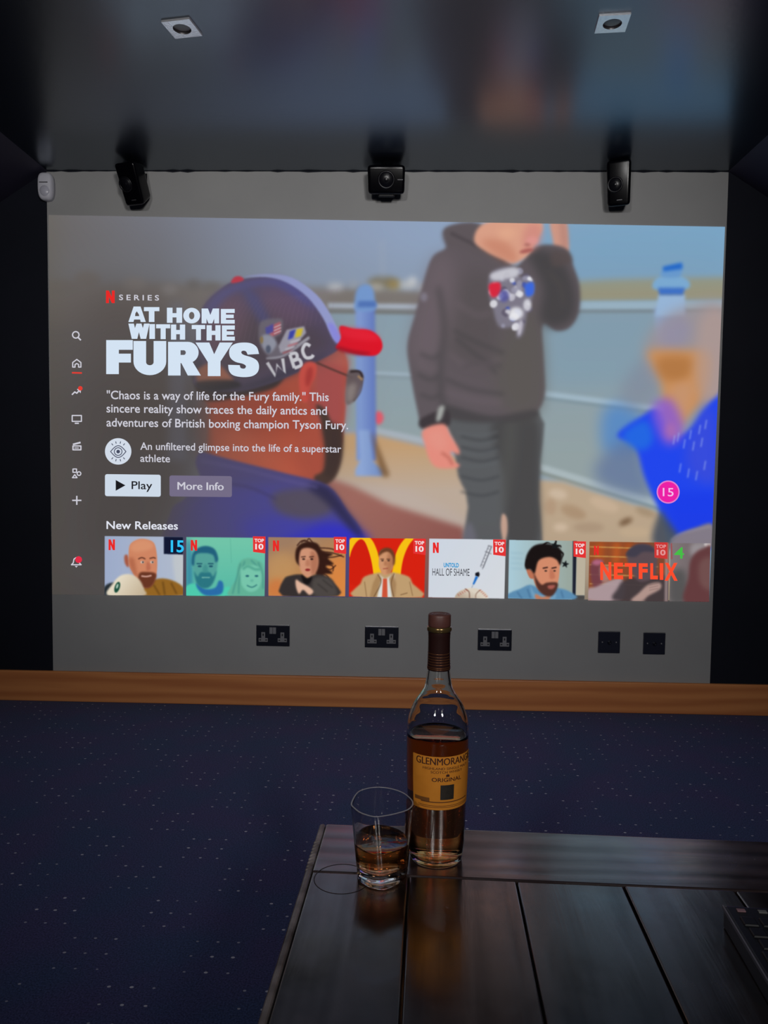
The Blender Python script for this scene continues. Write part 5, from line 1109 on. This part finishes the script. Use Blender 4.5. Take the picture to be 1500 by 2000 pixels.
# ---------------------------------------------------------------- rounded triangular tumbler
TB = on_level(748, 1713, zt)
TUM = empty('whisky_tumbler', TB); tag(TUM, 'clear thick based whisky tumbler with a dram, in front of the bottle', 'glass')
rim_pts = [(-0.0395, -0.006), (-0.0340, 0.0250), (-0.0215, 0.0385), (-0.0060, 0.0425), (0.0118, 0.0365), (0.0262, 0.0225), (0.0348, 0.0005), (0.0300, -0.0180), (0.0170, -0.0295), (0.0012, -0.0377), (-0.0110, -0.0402), (-0.0258, -0.0320), (-0.0350, -0.0195)]
rl = [Vector((x, y, 0)) for x, y in rim_pts]; rim_loop = []
for i in range(len(rl)):
    a, b, c, d = rl[i - 1], rl[i], rl[(i + 1) % len(rl)], rl[(i + 2) % len(rl)]
    for kk in range(8):
        t = kk / 8; rim_loop.append(0.5 * (2 * b + (c - a) * t + (2 * a - 5 * b + 4 * c - d) * t * t + (3 * b - a - 3 * c + d) * t ** 3))
def shell(z, inset=0.0):
    """outline of the tumbler at height z, drawn in by inset"""
    t = z / 0.093; s = 0.80 + 0.20 * t ** 0.8; R = Matrix.Rotation(math.radians(14) * (1 - t), 3, 'Z'); o = []
    for p in rim_loop:
        q = R @ (p * s); L_ = q.length; q = q * ((L_ - inset) / L_); o.append(Vector((q.x + 0.0005, q.y + 0.003 * (1 - t), z)))
    return o
def loft(name, rings, m, parent, cap0=True, cap1=True, closed=False):
    bm = bmesh.new(); g = [[bm.verts.new(p) for p in r] for r in rings]
    prs = list(zip(g, g[1:])) + ([(g[-1], g[0])] if closed else [])
    for a, b in prs:
        for k in range(len(a)): bm.faces.new((a[k], a[(k + 1) % len(a)], b[(k + 1) % len(b)], b[k]))
    for flag, r in ((cap0, g[0]), (cap1, g[-1])):
        if flag:
            c = bm.verts.new(sum((v.co for v in r), Vector()) / len(r))
            for k in range(len(r)): bm.faces.new((r[k], r[(k + 1) % len(r)], c))
    return from_bm(name, bm, m, parent, True)
def at_z(ring, z): return [Vector((p.x, p.y, z)) for p in ring]
outer = [at_z(shell(0, 0.005), 0.0012), at_z(shell(0, 0.0035), 0.0), at_z(shell(0, 0.0012), 0.0006), shell(0.0025)] + [shell(z) for z in np.linspace(0.006, 0.0921, 18)]
rimtop = [at_z(shell(0.093, 0.0008 - 0.0008 * math.cos(a)), 0.0922 + 0.0008 * math.sin(a)) for a in np.linspace(0.2, 2.94, 9)]
inner = [shell(z, 0.0016 + 0.0008 * (1 - z / 0.093)) for z in np.linspace(0.0921, 0.020, 16)] + [at_z(shell(0.018, 0.0042), 0.0172), at_z(shell(0.018, 0.009), 0.0157), at_z(shell(0.018, 0.017), 0.0152)]
loft('glass', outer + rimtop + inner, clear_glass('clear_tumbler_glass', (0.99, 0.99, 0.99)), TUM)
M_rim_glint = plain('rim_highlight', (0.5, 0.5, 0.56), 0.2); M_rim_glint.node_tree.nodes['Principled BSDF'].inputs['Transmission Weight'].default_value = 0.45  # pale strip added along the lip, its highlight put into the colour
loft('rim_glint', [at_z(shell(0.093, 0.0008 - 0.0009 * math.cos(a)), 0.0926 + 0.0005 * math.sin(a)) for a in np.linspace(0, 2 * math.pi, 10, endpoint=False)], M_rim_glint, TUM, False, False, True)
tz = 0.0455
lq = [at_z(shell(0.018, 0.017), 0.0150), at_z(shell(0.018, 0.0088), 0.0155), at_z(shell(0.018, 0.0039), 0.0170)] + [shell(z, 0.0013 + 0.0008 * (1 - z / 0.093)) for z in np.linspace(0.020, tz - 0.001, 8)] + [at_z(shell(tz, 0.0017), tz + 0.0008), at_z(shell(tz, 0.0032), tz)]
loft('whisky', lq, amber('amber_dram', 44), TUM)['label'] = 'dram of amber whisky in the tumbler'

# ---------------------------------------------------------------- small black keyboard at the right edge
kz = zt + 0.024; kp = on_level(1410, 1767, kz)
KB = empty('small_keyboard', (kp.x, kp.y, zt), (0, 0, math.radians(-4)))
tag(KB, 'black small keyboard lying on the table, cut off by the right edge', 'keyboard')
KW, KL = 0.26, 0.15
M_kb = plain('black_keyboard_case', (0.007, 0.007, 0.010), 0.35, 0.0); M_key = plain('black_keys', (0.003, 0.003, 0.005), 0.5); M_kedge = plain('grey_case_edge', (0.16, 0.16, 0.19), 0.28, 0.4)
box_obj('case', 0.0016, KW, -KL, 0, 0.0, 0.0238, M_kb, KB, 0.0025)
box_obj('case_edge', 0, 0.0022, -KL, 0, 0.0195, 0.0243, M_kedge, KB, 0.001)
kproto = None
for r in range(6):
    for c in range(13):
        x0 = 0.010 + 0.0188 * c + 0.002 * (r % 3); y0 = -0.022 - 0.0195 * r
        if x0 + 0.016 > KW: continue
        if kproto is None:
            bm = bmesh.new(); v = box(bm, 0, 0.0158, -0.0158, 0, 0, 0.0022)
            for q in v[4:]: q.co.x = 0.0079 + (q.co.x - 0.0079) * 0.86; q.co.y = -0.0079 + (q.co.y + 0.0079) * 0.86
            kproto = kk_ = from_bm('key', bm, M_key, KB); soft(kk_, 0.0008, 2)
        else: kk_ = kproto.copy(); COL.objects.link(kk_); kk_.parent = KB
        kk_.location = (x0, y0, 0.0236)
for x, col in ((0.012, (0.30, 0.17, 0.19)), (0.034, (0.20, 0.20, 0.19))): box_obj('top_button', x, x + 0.009, -0.012, -0.007, 0.0236, 0.0252, plain('button_tone', col, 0.4), KB, 0.0006)
